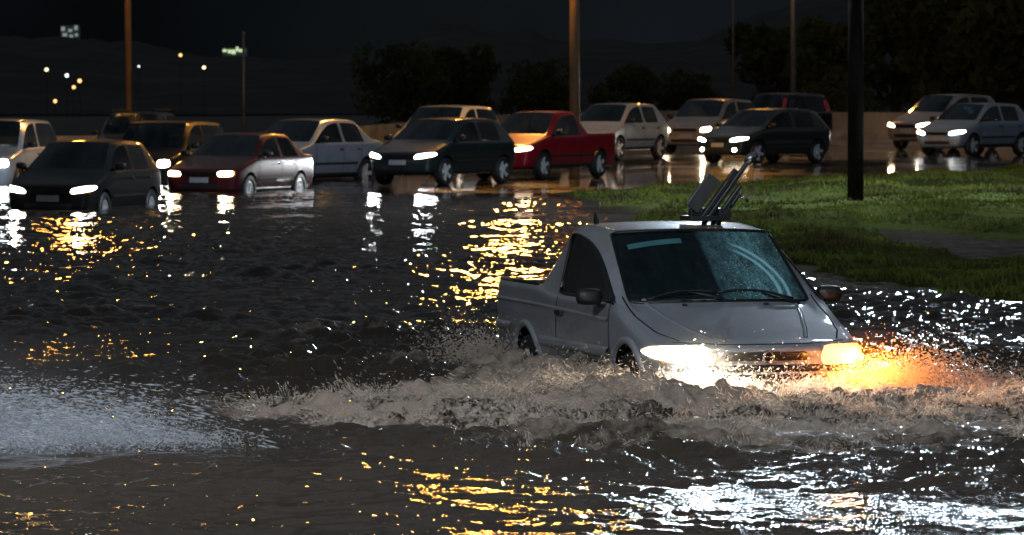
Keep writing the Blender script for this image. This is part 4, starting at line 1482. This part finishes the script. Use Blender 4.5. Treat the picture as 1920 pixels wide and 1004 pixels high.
for u, d, v, sc, lab in [
    (760, 232, 1, .92, 'broad dark tree above the silver people carrier'),
    (880, 250, 0, .88, 'dark tree standing left of the thick orange lamp pole'),
    (1010, 226, 1, .80, 'dark tree directly beside the thick orange lamp pole, on its left'),
    (1175, 236, 0, .66, 'dark tree above the pale silver hatchback'),
    (1290, 246, 1, .72, 'dark tree above the pinkish silver car'),
    (1440, 230, 2, .86, 'dark tree between the two faint grey poles'),
    (1545, 214, 0, 1.0, 'tall dark tree just left of the thick black pole'),
    (1680, 222, 2, 1.22, 'tall dark tree right of the thick black pole'),
    (1775, 205, 0, 1.30, 'very tall dark tree above the two cars on the right'),
    (1870, 198, 2, 1.30, 'very tall dark tree by the right edge, the last of the row'),
    (1960, 190, 0, 1.35, 'very tall dark tree cut by the right edge'),
]:
    tree(u, d, v, sc, lab)
tree(1580, 190, 3, 1.05, 'round olive bush behind the barrier, by the thick black pole', -.3, 'bush', None)

FARC = dict(w=(.85, .95, 1.0), y=(1, .85, .45), o=(1, .5, .15), g=(.7, 1, .55))
for k_, c_ in FARC.items(): M['far_' + k_] = m_emit('far_lamp_' + k_, c_, 1.5)


def far_lamp(u, v, col, r, label, d=430):
    p = W(u, v, d)
    root = empty('distant_lamp', (p.x, p.y, p.z - 3.0)); tag(root, label, 'distant lamp', 'far lamps on the hillside')
    q = MB(); q.tube([(0, .1, -3), (0, .1, 3.05)], .018, 6); q.build('pole', M['pole_dark'], root)
    bm_ = bmesh.new(); bmesh.ops.create_icosphere(bm_, subdivisions=2, radius=r, matrix=Matrix.Translation((0, 0, 3)))
    me = bpy.data.meshes.new('lamp_globe'); bm_.to_mesh(me); bm_.free()
    obj('lamp_globe', me, M['far_' + col], root, True)


for u, v, c_, r, lab in [
    (88, 131, 'y', .17, 'yellowish far lamp, highest of the cluster at left'),
    (126, 142, 'w', .17, 'white far lamp in the middle of the cluster at left'),
    (150, 152, 'o', .18, 'orange far lamp, rightmost of the cluster at left'),
    (139, 164, 'o', .16, 'orange far lamp just below the rightmost of the cluster at left'),
    (104, 190, 'o', .16, 'orange far lamp lowest down, above the black hatchback'),
    (339, 104, 'o', .15, 'small orange far lamp high up, right of the left lamp pole'),
    (383, 127, 'y', .16, 'pale yellow far lamp between the left lamp pole and the short thin pole'),
    (261, 125, 'w', .09, 'faint white far lamp just right of the left lamp pole'),
    (1731, 103, 'y', .05, 'tiny yellow far lamp among the tall trees at right'),
]:
    far_lamp(u, v, c_, r, lab, 430 if u < 1500 else 240)

# two far lit buildings
M['far_wall'] = m_simple('far_wall', (.5, .52, .52), .8)
M['far_pane'] = m_emit('far_lit_pane', (.75, .9, .85), .16, (.1, .1, .1))
M['far_pane_g'] = m_emit('far_lit_pane_greenish', (.75, 1, .55), .45, (.1, .1, .1))


def far_building(u, v, w, h, label, mat, cells, d=900):
    p = W(u, v, d)
    root = empty('building', (p.x, p.y, p.z - h / 2)); tag(root, label, 'building')
    MB().box((0, 2, h / 2 - .1), (w, 4, h)).build('wall', M['far_wall'], root)
    for cx, cz, cw_, ch in cells:
        MB().box((cx * w, -.06, cz * h), (cw_ * w, .08, ch * h)).build('window', mat, root)


far_building(131, 66, 3.4, 3.8, 'far grey tower with dim lit windows high on the left skyline', M['far_pane'], [(-.35, .8, .2, .2), (.05, .72, .22, .14), (.38, .86, .18, .22), (-.25, .5, .24, .16), (.1, .42, .2, .16), (.4, .5, .16, .14), (.3, .12, .3, .2), (-.1, .2, .2, .14)])
far_building(440, 97, 4.6, 1.6, 'far low building with greenish lit windows above the short thin pole', M['far_pane_g'], [(-.4, .6, .16, .3), (-.2, .5, .14, .4), (-.03, .45, .16, .5), (.12, .8, .1, .5), (.3, .6, .24, .3)])

# ------------------------------------------------------------------ foam, splash and spray
t = NT('muddy_foam'); v = t.coord()
n1 = t.noise(9, 10, .74, v); n2 = t.noise(60, 5, .65, v); n0 = t.noise(1.7, 4, .6, v)
wet = t.bsdf((.085, .062, .044), .07, ior=1.33)
fm_ = t.bsdf((.5, .4, .32), .14)
t.l(t.ramp(n2.outputs['Fac'], [(.3, (.52, .42, .33)), (.7, (.90, .82, .73))]), fm_.inputs['Base Color'])
tl = t.n('ShaderNodeBsdfTranslucent'); tl.inputs['Color'].default_value = (.72, .56, .42, 1)
mf = t.n('ShaderNodeMixShader'); mf.inputs[0].default_value = .4; t.l(fm_.outputs[0], mf.inputs[1]); t.l(tl.outputs[0], mf.inputs[2])
nb = t.bump(n1.outputs['Fac'], .7, .05); nb2 = t.bump(n2.outputs['Fac'], .5, .012, nb)
t.l(nb, wet.inputs['Normal']); t.l(nb2, fm_.inputs['Normal'])
sm = t.n('ShaderNodeMath', operation='MULTIPLY_ADD'); t.l(n0.outputs['Fac'], sm.inputs[0]); sm.inputs[1].default_value = .8; t.l(n1.outputs['Fac'], sm.inputs[2])
cov = t.ramp(sm.outputs[0], [(.78, .08), (.98, .90)])
ms = t.n('ShaderNodeMixShader'); t.l(cov, ms.inputs[0]); t.l(wet.outputs[0], ms.inputs[1]); t.l(mf.outputs[0], ms.inputs[2])
M['foam'] = t.done(ms.outputs[0])

t = NT('muddy_drops'); v = t.coord()
b = t.bsdf((.75, .66, .56), .12, ior=1.33)
tl = t.n('ShaderNodeBsdfTranslucent'); tl.inputs['Color'].default_value = (.86, .72, .58, 1)
ms = t.n('ShaderNodeMixShader'); ms.inputs[0].default_value = .5
t.l(b.outputs[0], ms.inputs[1]); t.l(tl.outputs[0], ms.inputs[2])
tp = t.n('ShaderNodeBsdfTransparent'); m_ = t.n('ShaderNodeMixShader'); m_.inputs[0].default_value = .5
t.l(ms.outputs[0], m_.inputs[1]); t.l(tp.outputs[0], m_.inputs[2]); ms = m_
nn_ = t.noise(3, 3, .5, v)
t.l(t.ramp(nn_.outputs['Fac'], [(.3, (.70, .59, .48)), (.7, (.94, .87, .78))]), b.inputs['Base Color'])
M['drops'] = t.done(ms.outputs[0])

t = NT('clear_spray'); v = t.coord()
b = t.bsdf((.70, .74, .78), .1, ior=1.33)
tl = t.n('ShaderNodeBsdfTranslucent'); tl.inputs['Color'].default_value = (.8, .86, .92, 1)
ms = t.n('ShaderNodeMixShader'); ms.inputs[0].default_value = .5
t.l(b.outputs[0], ms.inputs[1]); t.l(tl.outputs[0], ms.inputs[2])
tp = t.n('ShaderNodeBsdfTransparent'); m_ = t.n('ShaderNodeMixShader'); m_.inputs[0].default_value = .5
t.l(ms.outputs[0], m_.inputs[1]); t.l(tp.outputs[0], m_.inputs[2]); ms = m_
nn_ = t.noise(3, 3, .5, v)
t.l(t.ramp(nn_.outputs['Fac'], [(.3, (.5, .52, .55)), (.7, (.8, .84, .88))]), b.inputs['Base Color'])
M['spray'] = t.done(ms.outputs[0])

# churned bow wave: a heaped, ragged sheet
gx = np.arange(-3.4, 4.6, .0115); gy = np.arange(25.0, 35.6, .0145)
X, Y = np.meshgrid(gx, gy)
wh, fo = wake(X, Y)
FT1 = band_tile(512, 2.4, .12, .9, -1.7, seed=81); FT2 = band_tile(512, 1.1, .018, .16, -1.05, seed=82); FT3 = band_tile(512, 3.1, .25, 1.4, -1.7, seed=83)
WX = .10 * samp(FT3, X + .4, Y + 1.7, 3.1); WY = .12 * samp(FT3, X + 2.2, Y + .6, 3.1)
tur = samp(FT1, X + WX, Y + WY, 2.4); fin = samp(FT2, X * .8 + WX * 2, Y * .55 + WY * 2, 1.1); big = samp(FT3, X + 1, Y, 3.1)
clump = np.clip(.75 + .45 * big + .25 * tur, .0, 2.0)
amp = np.clip(fo * 1.25 - .10, 0, 1)
fold = 1 - np.abs(samp(FT1, X * 1.6 + WX, Y * 1.2 - WY, 2.4))
fold2 = 1 - np.abs(samp(FT2, X * .5, Y * .35 + WX, 1.1))
Zf = -.045 + wh * (.55 + .45 * clump) + amp * (.021 * fold + .015 * fold2 + .009 * fin + .012 * tur) * (.5 + .6 * clump)
Zf = Zf - .16 * np.clip(.42 - fo * clump, 0, .42)
Zf = np.where(Zf > .09, .09 + .06 * np.tanh((Zf - .09) / .06), Zf)
Xd = X + amp * (.030 * samp(FT1, X + .7, Y + .3, 2.4) + .014 * samp(FT2, X + .2, Y, 1.1))
Yd = Y + amp * (.050 * samp(FT1, X + 1.3, Y + .9, 2.4) + .016 * samp(FT2, X, Y + .5, 1.1))
Fa = grid_faces(len(gy), len(gx))
lx, ly = tr_local(X, Y)
inside = (np.abs(ly) < .74) & (lx < 1.88) & (lx > -2.0)
keep = ((Zf > -.03) & ~inside).reshape(-1)
Fa = Fa[keep[Fa].all(1)]
used = np.zeros(X.size, bool); used[Fa.ravel()] = True
re = np.cumsum(used) - 1
V = np.stack([Xd, Yd, Zf], -1).reshape(-1, 3)[used]
fo_ = obj('bow_wave', np_mesh('bow_wave', V, re[Fa]), M['foam'])
tag(fo_, 'brown foaming bow wave heaped in front of the flooded pickup', 'bow wave', kind='stuff')

OCT_V = np.array([(1, 0, 0), (-1, 0, 0), (0, 1, 0), (0, -1, 0), (0, 0, 1), (0, 0, -1)], np.float32)
OCT_F = np.array([(0, 2, 4), (2, 1, 4), (1, 3, 4), (3, 0, 4), (2, 0, 5), (1, 2, 5), (3, 1, 5), (0, 3, 5)], np.int32)


def drops(P_, r, vel, stretch):
    """small drops, drawn out along their flight"""
    n = len(P_)
    d = vel / (np.linalg.norm(vel, axis=1)[:, None] + 1e-9)
    a = np.cross(d, np.array([0.3, .2, .93])); a /= np.linalg.norm(a, axis=1)[:, None]
    c = np.cross(d, a)
    B = np.stack([d * (r * stretch)[:, None], a * r[:, None], c * r[:, None]], 1)      # n,3,3
    V = P_[:, None, :] + np.einsum('kj,njc->nkc', OCT_V, B)
    Fa = OCT_F[None] + (np.arange(n) * 6)[:, None, None]
    return V.reshape(-1, 3), Fa.reshape(-1, 3)


def to_world(lx, ly):
    return TR_LOC[0] + lx * fw[0] + ly * lf[0], TR_LOC[1] + lx * fw[1] + ly * lf[1]


def burst(n, lx0, ly0, sl, sw, vx, vy, vz, spread, tmax=.35, z0=.02, rmin=.002, rmax=.007, st=3.5):
    """ballistic spray leaving a patch of water (pickup axes)"""
    g_ = RNG
    px = g_.normal(lx0, sl, n); py = g_.normal(ly0, sw, n)
    v0 = np.stack([g_.normal(vx, spread, n), g_.normal(vy, spread, n), np.abs(g_.normal(vz, spread * .8, n))], 1)
    t_ = g_.uniform(0, 1, n) ** 1.1 * tmax
    qx = px + v0[:, 0] * t_; qy = py + v0[:, 1] * t_; qz = z0 + v0[:, 2] * t_ - 4.9 * t_ ** 2
    vz_ = v0[:, 2] - 9.8 * t_
    wx, wy = to_world(qx, qy)
    h_, f_ = wake(wx, wy)
    ok = (qz > h_ * .6 - .02) & ~((np.abs(qy) < .8) & (qx < 1.95) & (qx > -2.05))
    vw = np.stack([v0[:, 0] * fw[0] + v0[:, 1] * lf[0], v0[:, 0] * fw[1] + v0[:, 1] * lf[1], vz_], 1)
    r = rmin + (rmax - rmin) * g_.uniform(0, 1, n) ** 3
    s_ = 1 + st * g_.uniform(.2, 1, n) ** 2
    return np.stack([wx, wy, qz], 1)[ok], r[ok], vw[ok], s_[ok]


def build_bursts(name, lst, mat, label, cat):
    P_ = np.concatenate([b[0] for b in lst]); r = np.concatenate([b[1] for b in lst]); v = np.concatenate([b[2] for b in lst]); s = np.concatenate([b[3] for b in lst])
    V, Fa = drops(P_, r, v, s)
    o = obj(name, np_mesh(name, V, Fa, True), mat)
    tag(o, label, cat, kind='stuff')
    return o


def froth(n, hmax, rmin, rmax, smin, smax, seed):
    """short strands and beads of water standing off the broken wave, thickest where it foams"""
    g_ = np.random.default_rng(seed)
    x = g_.uniform(-3.2, 4.4, n); y = g_.uniform(25.6, 34.6, n)
    h_, f_ = wake(x, y)
    wx_ = .10 * samp(FT3, x + .4, y + 1.7, 3.1); wy_ = .12 * samp(FT3, x + 2.2, y + .6, 3.1)
    cl = np.clip(.75 + .45 * samp(FT3, x + 1, y, 3.1) + .35 * samp(FT1, x + wx_, y + wy_, 2.4), 0, 2)
    l1, l2 = tr_local(x, y)
    p = np.clip(f_ * cl - .28, 0, 1) * 1.1
    k = (g_.uniform(0, 1, n) < p) & ~((np.abs(l2) < .82) & (l1 < 2.0) & (l1 > -2.05))
    x, y, h_, cl, f_ = x[k], y[k], h_[k], cl[k], f_[k]
    m = len(x)
    z = -.03 + h_ * (.55 + .45 * cl) + f_ * .045 * cl + hmax * cl * g_.exponential(.35, m)
    q_ = lambda a_, b_: samp(FT1, x * .9 + a_, y * .7 + b_, 2.4)
    v_ = np.stack([.35 * (x - 1.6) + .9 * q_(.3, 1.1) + g_.normal(0, .22, m), -.4 + .5 * q_(1.7, .2) + g_.normal(0, .22, m), .45 + .8 * q_(.9, 2.0) + g_.normal(0, .22, m)], 1)
    r = rmin + (rmax - rmin) * g_.uniform(0, 1, m) ** 2.5
    return np.stack([x, y, z], 1), r, v_, g_.uniform(smin, smax, m)


L_ = [froth(120000, .045, .0016, .0038, 4, 14, 91), froth(36000, .04, .003, .008, 1.5, 5, 92), froth(25000, .07, .0012, .0028, 3, 10, 93),
      burst(9000, 2.6, -.1, .40, .70, .7, 0, 1.2, .7, rmax=.006),
      burst(12000, 2.25, .80, .20, .20, .6, .45, 1.6, .6, rmax=.006),
      burst(9000, 2.25, -.70, .22, .3, .5, -.5, 1.0, .6, rmax=.006),
      burst(8000, 2.4, 1.6, .4, .5, .3, .9, 1.1, .6),
      burst(6000, 2.0, -1.6, .5, .5, .2, -.8, .8, .6),
      burst(6000, 1.25, -1.0, .25, .10, -.2, -.5, 1.1, .5),
      burst(7000, -1.3, -1.0, .22, .12, -.6, -.6, 1.5, .6)]
build_bursts('splash', L_, M['drops'], 'muddy splash of drops thrown up round the pickup bumper', 'splash')


# spray thrown from the left by a vehicle out of the photo
def spray_cloud(n, cx, cy, sx, sy, zt, rmin, rmax):
    g_ = RNG
    x = g_.normal(cx, sx, n); y = g_.normal(cy, sy, n)
    z = np.abs(g_.normal(0, zt, n)) * np.exp(-((x - cx) / (sx * 2)) ** 2)
    v_ = np.stack([g_.normal(1.2, .6, n), g_.normal(-.2, .3, n), g_.normal(.2, .7, n)], 1)
    r = rmin + (rmax - rmin) * g_.uniform(0, 1, n) ** 3
    return np.stack([x, y, z + .01], 1), r, v_, 1 + 2.0 * g_.uniform(0, 1, n)


def fan(n, ox, oy, ang, dang, sp, seed, rmin=.0015, rmax=.006, tmax=.36):
    """spray leaving one point low and flat, in bundles"""
    g_ = np.random.default_rng(seed)
    nb = 70
    ba = g_.normal(ang, dang, nb); be = np.abs(g_.normal(.11, .09, nb)); bs = g_.uniform(.6, 1.25, nb) * sp
    i = g_.integers(0, nb, n)
    a = ba[i] + g_.normal(0, .035, n); e = be[i] + g_.normal(0, .03, n); v0 = bs[i] * g_.uniform(.85, 1.1, n)
    t_ = tmax * g_.uniform(0, 1, n) ** .8
    vx, vy, vz = v0 * np.cos(a) * np.cos(e), v0 * np.sin(a) * np.cos(e), v0 * np.sin(e)
    P_ = np.stack([ox + g_.normal(0, .06, n) + vx * t_, oy + g_.normal(0, .15, n) + vy * t_, .05 + vz * t_ - 4.9 * t_ ** 2 + g_.normal(0, .012, n)], 1)
    k = P_[:, 2] > -.01
    V_ = np.stack([vx, vy, vz - 9.8 * t_], 1)
    r = rmin + (rmax - rmin) * g_.uniform(0, 1, n) ** 3
    return P_[k], r[k], V_[k], (1.5 + 9.0 * g_.uniform(0, 1, n) ** 2)[k]


L_ = [spray_cloud(9000, -3.25, 28.2, .45, .45, .15, .0015, .006), spray_cloud(11000, -2.45, 27.4, .38, .4, .08, .0015, .006),
      fan(60000, -4.6, 28.4, R(-8), .16, 6.5, 101), fan(30000, -4.2, 27.6, R(-4), .12, 6.5, 102, .002, .008)]
build_bursts('spray', L_, M['spray'], 'pale fan of spray blown across the water at the left', 'spray')
# ------------------------------------------------------------------ fine mist in the spray; glow volumes added over the splash
def mist(name, c, s, dens, col, label):
    bm_ = bmesh.new(); bmesh.ops.create_icosphere(bm_, subdivisions=3, radius=1)
    me = bpy.data.meshes.new(name); bm_.to_mesh(me); bm_.free()
    hm = bpy.data.materials.new(name); hm.use_nodes = True; t_ = hm.node_tree; t_.nodes.clear()
    ho = t_.nodes.new('ShaderNodeOutputMaterial'); hv = t_.nodes.new('ShaderNodeVolumePrincipled')
    hv.inputs['Color'].default_value = (*col, 1); hv.inputs['Anisotropy'].default_value = .5
    tc = t_.nodes.new('ShaderNodeTexCoord'); gt = t_.nodes.new('ShaderNodeTexGradient'); gt.gradient_type = 'SPHERICAL'
    pw = t_.nodes.new('ShaderNodeMath'); pw.operation = 'POWER'; pw.inputs[1].default_value = 2.0
    ns = t_.nodes.new('ShaderNodeTexNoise'); ns.inputs['Scale'].default_value = 2.6; ns.inputs['Detail'].default_value = 2
    m1 = t_.nodes.new('ShaderNodeMath'); m1.operation = 'MULTIPLY'; m2 = t_.nodes.new('ShaderNodeMath'); m2.operation = 'MULTIPLY'; m2.inputs[1].default_value = dens
    t_.links.new(tc.outputs['Object'], gt.inputs['Vector']); t_.links.new(tc.outputs['Object'], ns.inputs['Vector'])
    t_.links.new(gt.outputs['Fac'], pw.inputs[0]); t_.links.new(pw.outputs[0], m1.inputs[0]); t_.links.new(ns.outputs['Fac'], m1.inputs[1])
    t_.links.new(m1.outputs[0], m2.inputs[0]); t_.links.new(m2.outputs[0], hv.inputs['Density'])
    t_.links.new(hv.outputs[0], ho.inputs['Volume'])
    o = obj(name, me, hm, None, True); o.location = c; o.scale = s
    tag(o, label, 'mist', kind='stuff')
    return o


lx_, ly_ = to_world(2.2, -.6)
mist('mist', (lx_, ly_, .15), (.7, .7, .42), .09, (1, .95, .88), 'thin mist added as the white glow of the headlight over the bow wave')
lx_, ly_ = to_world(2.2, .75)
mist('mist', (lx_, ly_, .12), (.55, .6, .42), .24, (1, .6, .35), 'thin mist tinted orange, added as the headlamp glow over the bow wave')  # the lamp's orange is put into the colour of this added volume
mist('mist', (-3.5, 27.4, .05), (2.2, 1.6, .8), .75, (.92, .94, .97), 'pale mist hanging in the spray at the left')
mist('mist', (-2.3, 27.4, .02), (1.0, .8, .38), .8, (.88, .94, 1.0), 'small bright patch of mist at the tip of the spray')
SC.cycles.volume_bounces = 0
SC.cycles.volume_step_rate = 2.0
